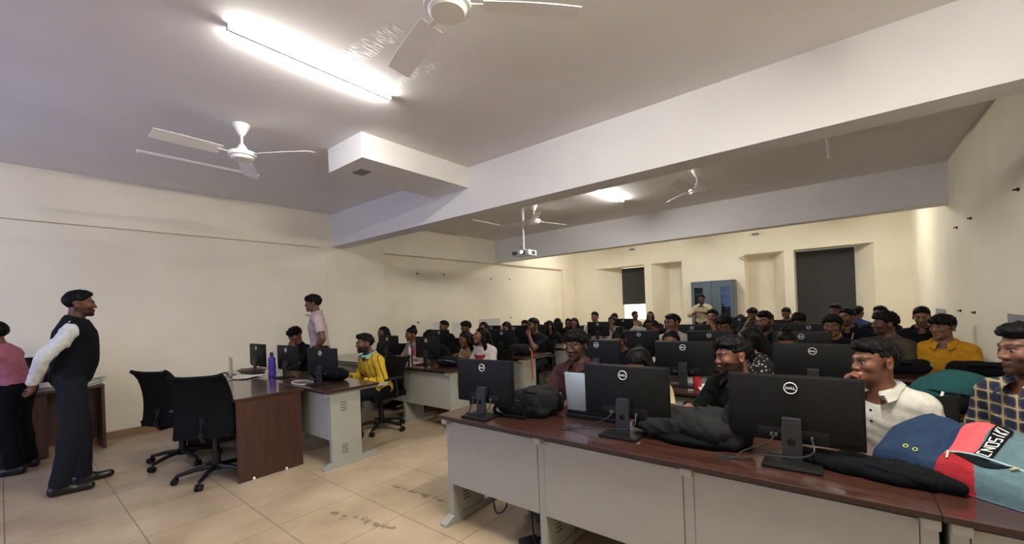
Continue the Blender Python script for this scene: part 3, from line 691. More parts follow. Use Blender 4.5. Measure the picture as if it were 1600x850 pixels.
def hand(w, fd, pn, side, curl, hs=1.):
    """palm, four unequal curled fingers and a thumb; w wrist, fd finger direction, pn palm normal"""
    fd = unit(fd); pn = unit(pn-fd*(pn @ fd)); sd = np.cross(fd, pn)*side; P = []
    for off, ln, pl in ((.027, .068, .086), (.009, .077, .089), (-.009, .071, .086), (-.026, .055, .080)):
        k = w+fd*pl*hs+sd*off*hs; P.append(cap(w+fd*.012*hs+sd*off*.55*hs, k, .0125*hs, .0105*hs, .012, 'hand'))
        a = k; ang = curl*.6
        for fr, r in ((.45, .0092), (.31, .0082), (.24, .0072)):
            b = a+(fd*math.cos(ang)+pn*math.sin(ang))*ln*fr*hs; P.append(cap(a, b, r*hs, (r-.0007)*hs, .004, 'hand')); a = b; ang += curl
    P.append(ell(w+fd*.045*hs+sd*.02*hs+pn*.008, (.02*hs,)*3, .015, None, 'hand'))
    t0 = w+fd*.022*hs+sd*.026*hs; t1 = t0+(fd*.65+sd*.62+pn*.35)*.040*hs; t2 = t1+(fd*.88+sd*.15+pn*.45)*.032*hs
    t3 = t2+(fd*.9-sd*.1+pn*.4)*.024*hs; P += [cap(t0, t1, .0135*hs, .011*hs, .010, 'hand'), cap(t1, t2, .0105*hs, .0095*hs, .005, 'hand'), cap(t2, t3, .0095*hs, .008*hs, .004, 'hand')]
    return P
HAIR = {}
def hairmat(c): return pm('hair %d %d %d' % c, rgb(*c), .58, .25, 90, stretch=(1, 1, .25), spec=.15)
def cloth(c, v=.05): return pm('cloth %d %d %d' % c, tuple(q*(.42 if max(c) < 70 else .72) for q in rgb(*c)), .9, v, 35, bump=.25, bscale=160, spec=.15)
def person(label, head, face, top, row='seat', fem=False, skin=(128, 84, 60), hair='short', shirt=(60, 60, 64), smat=None, sleeve='short', collar=None, trousers=(38, 40, 48),
           hy=0, hp=0, hr=0, lean=6, arms='lap', beard=0., glasses=False, tier=2, pos=None, armL=None, armR=None, chair=True, shoes=(22, 20, 20), who=None, hs=None, hem=None, neck_open=False, extra=None, ts_min=.90):
    """head: x,y of the head in the room; face: degrees the body is turned from facing the front wall; top: height of the crown"""
    th = math.radians(face); g = .93 if fem else 1.0; hs = hs or (.955 if fem else 1.0); L = math.radians(lean); seat = row == 'seat'
    hairt = {'curly': .034, 'fringe': .024, 'short': .02, 'quiff': .034, 'long': .018, 'bun': .018, 'cap': .02}.get(hair, .02)
    pel = .53 if seat else None
    drop = (.165+.113*hs*math.cos(math.radians(hp*.5)))
    if seat:
        ts = (top-hairt*.7-pel-drop)/(.475*math.cos(L))
        if ts < ts_min: ts = ts_min; L = math.acos(max(.55, min(1, (top-hairt*.7-pel-drop)/(.475*ts))))
        if ts > 1.12: pel += (ts-1.12)*.475; ts = 1.12
    else: ts = (top-hairt*.7)/1.76; pel = top-hairt*.7-drop-.475*ts*math.cos(L)
    P0 = np.array([0, 0, pel]); RT = Rx(L)
    T = lambda x, y, z: P0+RT @ np.array([x, y, z])
    sw = (.163 if fem else .188)*ts; nb = T(0, .01, .475*ts); hc = nb+np.array([0, -.022-.10*math.sin(L)-.04*math.sin(math.radians(max(hp, 0))), .165-.02*math.sin(math.radians(max(hp, 0)))])
    RH = Rz(math.radians(hy)) @ Rx(math.radians(hp)) @ Ry(math.radians(hr))
    Hd = lambda x, y, z: hc+RH @ (np.array([x, y, z])*hs)
    # --- torso
    tor = [ell(P0+np.array([0, .0, .0]), (.165*g+.01, .118, .115), .05, None, 'torso'), ell(T(0, .0, .14*ts), (.140*g, .100, .13), .06, RT, 'torso'), ell(T(0, .0, .30*ts), (.160*g, .108, .15), .06, RT, 'torso'),
           cap(T(-sw*.80, .012, .415*ts), T(sw*.80, .012, .415*ts), .062*g, None, .06, 'torso'), cap(T(-sw*.55, .018, .43*ts), nb+np.array([0, .0, .015]), .045, .05, .05, 'torso'), cap(T(sw*.55, .018, .43*ts), nb+np.array([0, .0, .015]), .045, .05, .05, 'torso')]
    if extra == 'vestman': tor += [ell(T(0, -.03, .16*ts), (.150, .122, .20), .06, RT, 'torso'), ell(T(0, -.0, .34*ts), (.165, .122, .14), .06, RT, 'torso')]
    if fem: tor += [ell(T(s*.065, -.085, .30*ts), (.055, .05, .055), .05, None, 'torso') for s in (-1, 1)]
    neck = [cap(nb+np.array([0, .0, -.03]), Hd(0, .018, -.05), .055*g if not fem else .047, .052*g if not fem else .045, .03, 'neck')]
    # --- head
    hd = [ell(Hd(0, .012, .035), np.array((.074, .092, .078))*hs, .02, RH, 'head'), ell(Hd(0, -.035, -.02), np.array((.059, .055, .078))*hs, .025, RH, 'head'), ell(Hd(0, -.040, -.072), np.array((.047 if not fem else .042, .046, .036))*hs, .02, RH, 'head'),
          ell(Hd(0, -.074, -.096), np.array((.021, .019, .019))*hs, .02, RH, 'head')]
    for s in (-1, 1):
        hd += [cap(Hd(s*.036, -.078, .021), Hd(s*.012, -.086, .020), .010*hs, None, .016, 'head'), ell(Hd(s*.041, -.062, -.020), np.array((.021,)*3)*hs, .02, None, 'head')]
    for s in (-1, 1): hd.append(ell(Hd(s*.031, -.099, .0), np.array((.016, .015, .011))*hs, .012, RH, 'head', True))
    for s in (-1, 1): hd.append(ell(Hd(s*.031, -.0755, -.001), np.array((.0135,)*3)*hs, .003, None, 'head'))
    hd += [cap(Hd(0, -.085, .010), Hd(0, -.1015, -.029), .0075*hs, .0120*hs, .012, 'head'), ell(Hd(0, -.091, -.057), np.array((.021, .0090, .0056))*hs, .007, RH, 'head'), ell(Hd(0, -.088, -.0675), np.array((.018, .0095, .0070))*hs, .006, RH, 'head')]
    for s in (-1, 1): hd += [ell(Hd(s*.0125, -.0935, -.032), np.array((.009, .010, .0085))*hs, .008, None, 'head'), ell(Hd(s*.0775, .014, -.010), np.array((.010, .020, .031))*hs, .008, RH @ Rz(s*.35), 'head'), ell(Hd(s*.086, .008, -.006), np.array((.006, .010, .016))*hs, .006, RH, 'head', True)]
    # --- arms
    arm = []; uparm = []; fore = []; ends = {}; hm = .92 if fem else 1.
    preset = {'lap': ((.11, -.30, pel+.13), (.5, .6, -.4), (0, -1, -.1), (0, 0, -1), .35), 'desk': ((.15, -.36, .80), (.45, .25, -.8), (-.25, -1, -.05), (0, 0, -1), .25),
              'side': ((.205, -.10, pel-.04), (.6, .5, 0), (0, -.25, -1), (-1, 0, 0), .35), 'behind': ((.10, .215, pel-.03), (.7, .55, 0), (-.75, .15, -.65), (0, 1, -.2), .5),
              'chin': None, 'hold': ((.07, -.30, pel+.27), (.8, .1, -.5), (-.7, -.6, .2), (0, .3, -1), .5)}
    for s, sp in ((1, armL or arms), (-1, armR or arms)):
        sh = T(s*sw, .014, .405*ts); l1, l2 = .285*ts*.98, .255*ts*.98
        if sp == 'chin':
            tg = Hd(s*.055, -.135, -.155); a = (tg, np.array([s*.5, -.2, -1.]), Hd(s*.015, -.118, -.06)-tg, RH @ np.array([-s*.6, .6, 0]), .95)
        else:
            q = preset[sp] if isinstance(sp, str) else sp; a = (np.array([s*q[0][0], q[0][1], q[0][2]]), np.array([s*q[1][0], q[1][1], q[1][2]]), np.array([s*q[2][0], q[2][1], q[2][2]]), np.array([s*q[3][0], q[3][1], q[3][2]]), q[4])
        el, wr = ik(sh, a[0], l1, l2, a[1]); ends[s] = (sh, el, wr)
        uparm.append(cap(sh, el, .050*g*hm, .039*g*hm, .035, 'arm')); fore.append(cap(el, wr, .039*g*hm, .026*g*hm, .02, 'arm')); fore.append(ell(el+(wr-el)*.25, (.041*g*hm,)*3, .03, None, 'arm'))
        arm += hand(wr, a[2], a[3], s, a[4], hm)
    # --- legs
    leg = []; feet = []
    for s in (-1, 1):
        hip = P0+np.array([s*.095*g, 0, -.02])
        if seat: kn = np.array([s*.12, -.44, .505]); an = np.array([s*.115, -.40, .09]); fdir = np.array([s*.08, -1, 0])
        else: kn = np.array([s*.105+(0.0), -.03-.025*s*(extra == 'vestman'), pel*.53]); an = np.array([s*.11, .02-.065*s*(extra == 'vestman'), .085]); fdir = np.array([s*.12, -1, 0])
        leg += [cap(hip, kn, .082*g, .056*g, .04, 'leg'), cap(kn, an, .054*g, .036*g, .03, 'leg'), ell(kn+(an-kn)*.28+np.array([0, .012, 0]), (.052*g, .055*g, .09), .03, None, 'leg')]
        fdir = unit(fdir); hl = an+np.array([0, .03, -.045]); feet += [(an, hl, hl+fdir*.215+np.array([0, 0, -.012]))]
        leg += [cap(an, hl+fdir*.14, .036, .026, .02, 'foot')]
    all_ = tor+neck+uparm+fore+arm+leg+hd
    st = (.0135, .017, .021)[tier]; fs = (.0028, .0042, .0062)[tier]
    hr_ = .125*hs; fine = [[(hc[i]-(hr_ if i < 2 else .13), hc[i]+(hr_ if i < 2 else .12), fs)] for i in range(3)]
    if tier == 0:
        for s in (1, -1):
            w = ends[s][2]
            for i in range(3): fine[i].append((w[i]-.10, w[i]+.10, .005))
    F = field_for(all_, st, fine)
    for p in all_: F.put(p)
    V, Q = F.net()
    # --- natural colouring of the skin: lips, brows, eyes, beard; plus painted shade between the lips
    loc = (V-hc) @ RH/hs; x, y, z = np.abs(loc[:, 0]), loc[:, 1], loc[:, 2]
    base = np.array(rgb(*skin))*.72; C = np.tile(base, (len(V), 1)); C *= (1+.10*np.sin(V[:, :1]*37+V[:, 1:2]*53)*np.sin(V[:, 2:]*41))
    def mix(m, c): m = np.clip(m, 0, 1)[:, None]; C[:] = C*(1-m)+np.array(c)*m
    face_ = (y < -.03) & (np.abs(z) < .13)
    dark = np.array(rgb(13, 10, 9))
    if beard:
        jaw = np.clip((-.028-z)/.012, 0, 1)*((y < .03) & (np.linalg.norm(loc, axis=1) < .15) & (z > -.135)); cheek = np.clip(((-.045-z)+.6*(np.maximum(x-.03, 0)))/.012, 0, 1)
        mu = np.clip(1-np.abs(z+.046)/.010, 0, 1)*(x < .034)*(y < -.07); mix(np.maximum(jaw*np.clip(cheek, 0, 1), mu)*beard*.92*(y > -.125), np.array(rgb(15, 12, 11)))
    mix(np.clip(1.5-((x/.021)**2+((z+.0615)/.0105)**2)*1.3, 0, 1)*(y < -.082)*face_*.8, base*np.array([.85, .60, .58]) if not fem else np.array(rgb(140, 66, 62)))
    mix(np.clip(1-np.abs(z+.0622)/.0022, 0, 1)*np.clip((.021-x)/.004, 0, 1)*(y < -.08)*.7, base*.25)  # dark mouth line: crease shade painted into the skin colour
    bz = .0215+.006*np.clip(1-np.abs(x-.034)/.025, 0, 1)
    mix(np.clip(2.2-2*np.abs(z-bz)/.0055, 0, 1)*np.clip((x-.009)/.004, 0, 1)*np.clip((.056-x)/.005, 0, 1)*(y < -.045)*.92, dark)
    e = ((x-.031)/.0140)**2+((z+.0012)/.0054)**2; mix(np.clip((1.25-e)*2.5, 0, 1)*(y < -.065), (.15, .125, .11))
    ir = (np.hypot(x-.031, z+.001)/.0062); mix(np.clip((1.15-ir)*4, 0, 1)*(y < -.065)*(e < 1.6), (.012, .008, .006))
    mix(np.clip(1-np.abs(z-.0072+.12*np.maximum(np.abs(x-.031)-.004, 0))/.0026, 0, 1)*(np.abs(x-.031) < .017)*(y < -.06), dark)
    root = empty('person', (0, 0, 0), th, label, 'person')
    c, s_ = math.cos(th), math.sin(th); root.location = (head[0]-(c*hc[0]-s_*hc[1]), head[1]-(s_*hc[0]+c*hc[1]), 0)
    link('body', raw_mesh('body', V, Q, M_SKIN, C), root)
    # --- hair
    hm_ = hairmat((8, 7, 7)); ph = rnd.random()*9
    base_h = ell(Hd(0, .014, .036), np.array((.0760, .0955, .080))*hs, .02, RH)
    hp_ = [base_h]; infl = .0025; wobs = ((.0016, 150),)
    if hair == 'short': hp_ += [ell(Hd(0, -.01, .068), np.array((.066, .088, .058))*hs, .03, RH)]; wobs = ((.0022, 140),)
    elif hair == 'fringe': hp_ += [ell(Hd(0, -.010, .060), np.array((.074, .091, .060))*hs, .03, RH), ell(Hd(.012, -.068, .062), np.array((.056, .035, .030))*hs, .02, RH), ell(Hd(-.03, -.062, .058), np.array((.04, .03, .028))*hs, .02, RH)]; wobs = ((.004, 120), (.002, 260))
    elif hair == 'quiff': hp_ += [ell(Hd(0, -.020, .078), np.array((.057, .080, .045))*hs, .03, RH), ell(Hd(0, -.062, .082), np.array((.050, .034, .028))*hs, .02, RH)]; wobs = ((.0035, 120), (.002, 260)); infl = .002
    elif hair == 'curly': hp_ += [ell(Hd(0, -.005, .058), np.array((.080, .094, .070))*hs, .03, RH), ell(Hd(0, -.056, .078), np.array((.054, .038, .028))*hs, .02, RH)]; wobs = ((.006, 160), (.003, 330))
    F = field_for(hp_, max(fs*1.35, .005), pad=.06)
    for p in hp_: F.put(p, infl)
    for a, fr in wobs: F.wob(a, fr, ph)
    X, Y, Z = F.full(); lx, ly, lz = (RH[0, i]*(X-hc[0])+RH[1, i]*(Y-hc[1])+RH[2, i]*(Z-hc[2]) for i in range(3)); lx, ly, lz = lx/hs, ly/hs, lz/hs
    sl_ = 1.02 if not fem else .75; cut = (-.006 if not fem else .008)-(lz+sl_*ly)
    cut = cut+.004*np.sin(lx*190+ph)+.004*np.sin(lx*330+lz*260+2*ph)+(.25*np.maximum(np.abs(lx)-.045, 0)/.03*-.05 if not fem else 0)
    if hair in ('fringe', 'curly'): cut = np.minimum(cut, np.maximum(-(lz-(.030 if hair == 'fringe' else .048)-.006*np.sin(lx*160+ph)), ly+.01))
    if hair == 'quiff': cut = np.minimum(cut, np.maximum(-(lz-.052), ly+.02))
    # keep the ear free
    ear = .030-np.sqrt((ly-.010)**2+(lz+.016)**2)
    cut = np.where(np.abs(lx) > .06, np.maximum(cut, ear), cut) if not fem else cut
    if hair in ('short', 'quiff', 'curly'): F.f = F.f+np.maximum(0, (.013 if hair != 'curly' else .010)+.55*cut)*.85
    F.f = np.maximum(F.f, .55*cut)
    V, Q = F.net(); ho = link('hair', raw_mesh('hair', V, Q, hm_), root)
    if hair in ('long', 'bun'):
        if hair == 'long':
            lp = [cap(Hd(0, .055, .03), T(0, .115, .33*ts), .066, .07, .04), cap(T(0, .115, .33*ts), T(0, .12, .18*ts), .07, .045, .04)]
            for s in (-1, 1): lp += [cap(Hd(s*.066, .010, .04), Hd(s*.074, .018, -.06), .024, .028, .03), cap(Hd(s*.074, .018, -.06), T(s*.085, -.035, .40*ts), .028, .032, .03), cap(T(s*.085, -.035, .40*ts), T(s*.085, -.085, .27*ts), .032, .02, .03)]
        else: lp = [ell(Hd(0, .06, .105), (.042,)*3, .02), cap(Hd(0, .07, .07), Hd(0, .07, .0), .03, .03, .03)]
        F = field_for(lp, .011 if tier else .008, pad=.05)
        for p in lp: F.put(p)
        F.wob(.003, 120, ph); V, Q = F.net(); link('long_hair' if hair == 'long' else 'hair_bun', raw_mesh('long_hair', V, Q, hm_), root)
    # --- clothes
    cs = (.0095, .0125, .016)[tier]
    M = smat or cloth(shirt)
    def garment(name, mat, inf, slv, hem_z, hole, w=.0025, wf=30, vneck=False):
        P = [p[:5]+(p[5], p[6], p[7]) for p in tor]; P2 = []
        for s in (1, -1):
            sh, el, wr = ends[s]
            if slv == 'short': P2.append(cap(sh, sh+(el-sh)*.68, .054*g*hm, .047*g*hm, .03, 'arm', True))
            elif slv == 'long': P2 += [cap(sh, el, .053*g*hm, .045*g*hm, .03), cap(el, el+(wr-el)*.97, .044*g*hm, .033*g*hm, .02, '', True)]
            elif slv == 'half': P2 += [cap(sh, el, .053*g*hm, .045*g*hm, .03), cap(el, el+(wr-el)*.5, .044*g*hm, .036*g*hm, .02, '', True)]
        if seat: P2 += [cap(P0+np.array([s*.08, 0, 0]), P0+np.array([s*.09, -.13, .0]), .085, .08, .04) for s in (-1, 1)]
        nf = (.006, .009, .014)[tier]; F = field_for(P+P2, cs, [[(nb[i]-.12, nb[i]+.12, nf)] for i in range(3)], pad=.06)
        for p in P+P2: F.put(p, inf)
        F.wob(w, wf, ph); F.wob(w*.6, wf*2.3, ph+1)
        X, Y, Z = F.full(); ax = hc-nb; d = unit(np.array([0, -.35, 1.]))
        t = (X-nb[0])*d[0]+(Y-nb[1])*d[1]+(Z-nb[2])*d[2]; rad = np.sqrt(np.maximum((X-nb[0])**2+(Y-nb[1])**2+(Z-nb[2])**2-t*t, 0))
        hh = hole+(.03*np.clip(-(Y-nb[1])/.06, 0, 1)*np.clip((t+.10)/.08, 0, 1) if vneck else 0)
        F.f = np.maximum(F.f, np.where(t > -.055-(.05 if vneck else 0), hh-rad, -1)); F.f = np.maximum(F.f, t-.05)
        F.f = np.maximum(F.f, hem_z-Z)
        V, Q = F.net(); GF.append(F); return link(name, raw_mesh(name, V, Q, mat), root)
    GF = []
    hz = (pel-.07) if seat else (hem if hem is not None else pel-.10)
    if extra == 'vestman' or (isinstance(extra, dict) and extra.get('vest')):
        garment('shirt', M, .008, 'long', hz, .056, .005, 34)
        vm = cloth((26, 28, 36)); v = garment('waistcoat', vm, .019, 'none', pel-.17, .060, .002)
        b = MB(); b.grid(lambda u, w_: tuple(nb+np.array([.066*math.sin(2*math.pi*(u*.90+.05)), -.066*math.cos(2*math.pi*(u*.90+.05))-.004, -.012+.052*w_-.030*(-math.cos(2*math.pi*(u*.9+.05)))*-1*.6])), 28, 4, .006); b.build('stand_collar', vm, v, smooth=True)
        b = MB(); b.grid(lambda u, w_: tuple(nb+np.array([.061*math.sin(2*math.pi*u), -.061*math.cos(2*math.pi*u)-.004, .03+.018*w_-.018*math.cos(2*math.pi*u)])), 28, 2, .004); b.build('shirt_collar', M, root, smooth=True)
    else:
        garment('shirt', M, .011 if sleeve != 'long' else .013, sleeve, hz, .060 if not fem else .062, .003 if tier else .0035, 30, vneck=neck_open or bool(collar))
    if collar:
        cm = cloth(collar) if isinstance(collar, tuple) else M
        G = GF[0]
        def top_z(x, y):
            ii = min(max(np.searchsorted(G.a[0], x), 1), len(G.a[0])-1); jj = min(max(np.searchsorted(G.a[1], y), 1), len(G.a[1])-1)
            zc = G.a[2]; m = (G.f[ii, jj] < 0) & (zc < nb[2]+.075); return zc[m].max() if m.any() else nb[2]
        def col_fn(u, v):
            a = 2*math.pi*(.055+.89*u); fr = (.5*(1+math.cos(a)))**1.5; e = abs(2*u-1)**8; q = v*v*(3-2*v)
            r = .059+.030*v+.030*v*e+.012*v*fr; x, y = r*math.sin(a)*1.06, -r*math.cos(a)*(1+.10*fr)+.004-.022*fr
            z0 = nb[2]+.062-.048*fr; z1 = np.median([top_z(nb[0]+x+dx, nb[1]+y+dy) for dx in (-.006, .006) for dy in (-.006, .006)])+.009; z1 = max(z1, nb[2]-.022*fr-.020*e)
            return (nb[0]+x, nb[1]+y, z0*(1-q)+min(z1, z0-.004)*q+.008*math.sin(math.pi*v))
        b = MB(); b.grid(col_fn, 44, 8, .005); b.build('collar', cm, root, smooth=True)
    ct = cloth(trousers, .04)
    TP = [tor[0]]+[p for p in leg if p[6] == 'leg' and p[0] == 'e']
    for s in (-1, 1):
        i = 0 if s < 0 else 4; TP += [leg[i], cap(leg[i+1][1], leg[i+1][2]+np.array([0, 0, -.015]), .058, .058 if not seat else .052, .03, '', True)]
    F = field_for(TP, cs*1.15, pad=.06)
    for p in TP: F.put(p, .012)
    F.wob(.003, 26, ph); F.cutp((0, 0, pel+.06), (0, 0, 1)); F.cutp((0, 0, .035), (0, 0, -1)); V, Q = F.net(); link('trousers', raw_mesh('trousers', V, Q, ct), root)
    sm = pm('shoe %d %d %d' % shoes, rgb(*shoes), .35, .05, 20)
    for an, hl, toe in feet:
        SP = [ell(hl+np.array([0, 0, .012]), (.036, .04, .045), .03), cap(hl+np.array([0, 0, -.005]), toe+np.array([0, 0, .008]), .036, .031, .03), cap(an+np.array([0, .0, -.01]), hl+(toe-hl)*.45+np.array([0, 0, .015]), .036, .03, .03)]
        F = field_for(SP, .010 if tier == 0 else .014)
        for p in SP: F.put(p, .004)
        F.cutp((0, 0, .002), (0, 0, -1)); V, Q = F.net(); link('shoe', raw_mesh('shoe', V, Q, sm), root)
    if glasses:
        b = MB()
        for s in (-1, 1):
            b.tube([tuple(Hd(s*.033+.0255*math.cos(a), -.104+.006*abs(math.cos(a)), -.004+.0225*math.sin(a))) for a in np.linspace(0, 2*math.pi, 25)[:-1]], .0017 if tier else .0015, 6, closed=True)
            b.tube([tuple(Hd(s*.058, -.100, .002)), tuple(Hd(s*.076, -.05, .004)), tuple(Hd(s*.083, .012, .002)), tuple(Hd(s*.083, .03, -.012))], .0016, 6)
        b.tube([tuple(Hd(-.008, -.104, .002)), tuple(Hd(0, -.112, .005)), tuple(Hd(.008, -.104, .002))], .0016, 6)
        b.build('glasses', pm('glasses frame', rgb(120, 105, 90), .3, .02, 10, metal=.6) if glasses == 'wire' else M_CABLE, root, smooth=True)
    if seat and chair:
        bx, by = root.location.x, root.location.y; chair_for(bx-.03*math.sin(th)*-1, by, th, who or 'person in '+label)
    return dict(root=root, Hd=Hd, T=T, nb=nb, hc=hc, ends=ends, ph=ph)

# ------------------------------------------------------------------ people
def button(P, mat, name='button', drop=.06, n=2):
    b = MB(); nb = P['nb']
    for i in range(n): b.lathe([(.006, 0), (.006, .003)], tuple(P['bt'](i)), 10, Matrix.Rotation(math.pi/2, 3, 'X'))
    b.build(name, mat, P['root'])
p = person('man in dark waistcoat and white sleeves standing in profile, hands behind back', (-5.40, .46), 174, 1.775, 'stand', hair='short', shirt=(236, 236, 230), trousers=(46, 50, 60), beard=.75, arms='behind', tier=0, extra='vestman', skin=(120, 74, 56))
person('person in pink shirt cut off by the left edge of the frame', (-6.62, -.04), -25, 1.53, 'stand', lean=16, hair='short', shirt=(196, 120, 140), arms='hold', tier=1, trousers=(28, 28, 32), hem=.80)
person('bowed student in black with hand at mouth, behind the purple bottle', (-6.15, 2.66), 15, 1.33, hair='fringe', shirt=(30, 29, 34), armL='chin', hp=22, tier=1, who='bowed student in black at left')
person('student standing in a pale pink checked short-sleeved shirt', (-5.70, 2.72), -25, 1.765, 'stand', hair='fringe', shirt=(206, 184, 186), smat=stripe_mat('pink check cloth', rgb(186, 166, 168), rgb(176, 154, 158), .03, .4, (1, .4, .0)), collar=True, arms='side', hy=-14, tier=0, trousers=(52, 54, 64), skin=(122, 82, 62), hem=.78)
YM = stripe_mat('yellow striped cloth', rgb(205, 168, 40), rgb(52, 44, 30), .085, .12, (.9, .5, .35))
person('student with glasses and beard in a yellow black-striped jacket', (-4.58, 2.80), 0, 1.235, hair='quiff', shirt=(205, 168, 40), smat=YM, collar=(150, 205, 200), sleeve='long', beard=1., glasses='wire', arms='lap', hy=-22, tier=0, armR=((.16, -.30, .70), (.5, .3, -.8), (-.2, -1, -.2), (0, 0, -1), .3), who='student in yellow', skin=(126, 84, 62))
# left-hand desks
person('girl with long black hair in black, farthest left behind a monitor', (-6.44, 4.30), 5, 1.235, fem=True, hair='long', shirt=(28, 28, 32), sleeve='long', hy=-12, tier=1, who='girl in black at far left')
p = person('girl with top bun in beige and pink wrap leaning on desk', (-5.40, 4.12), 0, 1.23, fem=True, hair='bun', shirt=(176, 166, 148), sleeve='long', arms='desk', hy=-15, hp=8, lean=12, tier=1, who='girl with top bun')
b = MB(); b.grid(lambda u, v: tuple(p['nb']+np.array([.03+.16*u, -.13-.03*math.sin(3*u), -.06-.30*v+.03*u])), 6, 8, .012); b.build('pink_wrap', cloth((190, 92, 140)), p['root'], smooth=True)
person('person whose dark hair alone shows above a left-hand monitor', (-5.15, 4.30), 0, 1.18, hair='fringe', shirt=(30, 30, 34), hp=25, tier=1, who='dark-haired student behind the left monitor')
person('girl in pale peach top looking down beside girl in red', (-4.39, 4.32), 5, 1.155, fem=True, hair='long', shirt=(205, 170, 140), arms='desk', hy=-16, hp=12, tier=1, who='girl in pale peach', skin=(140, 94, 70))
p = person('girl in red and white top with long black hair and earring', (-3.86, 4.10), -5, 1.225, fem=True, hair='long', shirt=(222, 212, 205), arms='desk', hy=-22, hp=-8, tier=1, who='girl in red and white', skin=(140, 92, 70))
b = MB(); b.grid(lambda u, v: tuple(p['T']((2*u-1)*.105, -.128-.03*math.sin(math.pi*v)+.04*(2*u-1)**2, .37-.30*v)), 8, 8, .012); b.build('red_front', cloth((170, 52, 52)), p['root'], smooth=True)
b = MB(); b.lathe([(.004, -.006), (.008, 0), (.004, .006)], tuple(p['Hd'](.084, .008, -.048)), 10); b.build('earring', M_WHITE, p['root'], smooth=True)
for a in (('short-haired boy in black before the white wall sheets', -6.34, 5.66, 1.27, dict(hair='short', hy=-10)), ('boy with thick hair looking left beside white wall sheets', -5.71, 5.66, 1.26, dict(hair='fringe', hy=-25)),
          ('dark-haired girl partly hidden behind the girl in red', -5.26, 5.66, 1.24, dict(hair='long', fem=True)), ('long-haired girl above the large left-hand monitor', -4.70, 5.66, 1.24, dict(hair='long', fem=True, hp=14)),
          ('man in navy resting chin on his hand by the long bag', -4.04, 5.58, 1.29, dict(hair='short', beard=.5, armL='chin', hy=-20, skin=(118, 76, 58), s=(34, 36, 48)))):
    k = a[4]; person(a[0], (a[1], a[2]), 0, a[3], tier=1, shirt=k.pop('s', (26, 26, 30)), sleeve='short', who=' '.join(a[0].split()[:10]), **k)
SK = [(118, 78, 58), (130, 88, 66), (106, 68, 50), (124, 82, 60)]
FAR = [('young man half hidden behind the man resting his chin', -5.35, 7.08, 1.20, dict(shirt=(170, 165, 155))), ('girl with very long black hair right of the chin-resting man', -4.74, 7.10, 1.19, dict(fem=True, hair='long', hp=20)),
       ('smiling girl with long hair behind the man in maroon', -4.15, 7.10, 1.24, dict(fem=True, hair='long', hp=5)), ('boy whose dark hair shows among the long-haired girls', -5.35, 8.38, 1.19, dict(hp=20)),
       ('girl with forehead showing among the long-haired girls', -5.95, 9.85, 1.14, dict(fem=True, hair='long', hp=15)), ('boy in pale shirt above the thin-stand monitor', -4.37, 8.40, 1.32, dict(shirt=(190, 184, 176), collar=True)),
       ('girl in white with hand to her mouth near the window', -3.98, 8.42, 1.21, dict(fem=True, hair='bun', shirt=(205, 202, 198), armL='chin')), ('boy in dark clothes left of the lit window', -4.57, 9.85, 1.245, dict(hp=10)),
       ('person in tan jacket facing right before the lit window', -4.50, 11.0, 1.26, dict(shirt=(140, 112, 80), sleeve='long', face=60)), ('woman in dark jacket before the lit window', -4.09, 11.05, 1.25, dict(fem=True, hair='long', shirt=(34, 32, 36), sleeve='long')),
       ('person in maroon bowed low in front of woman at window', -3.72, 9.92, 1.09, dict(shirt=(96, 40, 44), hp=20)), ('dark-haired person low at the back right of the window', -3.25, 9.9, 1.08, dict(hp=15)),
       ('dark-haired person whose head shows right of the cabinet', -1.72, 9.88, 1.15, dict(hp=15)), ('man with raised clasped hands below the standing cabinet man', -1.62, 7.08, 1.335, dict(beard=.6, armL='chin', armR='chin', shirt=(92, 66, 54))),
       ('man in black left of the wide grey blind', -1.27, 8.40, 1.32, dict(hair='fringe', armR='chin')), ('bowed man under left edge of the wide grey blind', -.90, 9.88, 1.28, dict(hp=15)),
       ('man seated highest in front of the wide grey blind', -.10, 8.40, 1.35, dict(hair='quiff', hy=-20)), ('man in navy shirt with yellow lanyard looking left', .03, 7.06, 1.30, dict(shirt=(26, 28, 58), hy=-30, hair='short', beard=.4, lan=(200, 180, 90), collar=True)),
       ('man in blue seen from behind at the blind right edge', .20, 9.88, 1.27, dict(shirt=(62, 78, 120), face=150)), ('man against the rear corner wall facing left', .43, 8.42, 1.29, dict(hy=-30)),
       ('man in black shirt looking down beside right wall notice', .74, 7.08, 1.30, dict(hair='short', hp=12, glasses=False, beard=.5, skin=(138, 92, 68), shirt=(24, 26, 28), collar=True))]
def lanyard(p, col, wd=.006, ln=.30):
    b = MB(); nb = p['nb']
    for s in (-1, 1): b.tube([tuple(nb+np.array([s*.072, .01, .028])), tuple(nb+np.array([s*.070, -.07, -.005])), tuple(p['T'](s*.05, -.118, .36)), tuple(p['T'](s*.012, -.138, .42-ln))], wd, 6)
    b.build('lanyard', cloth(col), p['root'], smooth=True)
for i, (l, x, y, z, k) in enumerate(FAR):
    lan = k.pop('lan', None); sh = k.pop('shirt', [(30, 30, 34), (36, 34, 40), (28, 32, 40)][i % 3]); fc = k.pop('face', -8 if x > -2.3 else 8); sk = k.pop('skin', SK[i % 4])
    q = person(l, (x, y), fc, z, tier=2, shirt=sh, skin=sk, who=l if len(l.split()) <= 10 else ' '.join(l.split()[:10]), **k)
    if lan: lanyard(q, lan, .009)
p = person('man in khaki shirt standing before the grey cabinet', (-2.84, 11.3), 0, 1.64, 'stand', hair='short', shirt=(196, 180, 150), collar=(232, 222, 200), arms='hold', tier=1, sleeve='half', skin=(84, 54, 42), trousers=(40, 40, 48), neck_open=True)
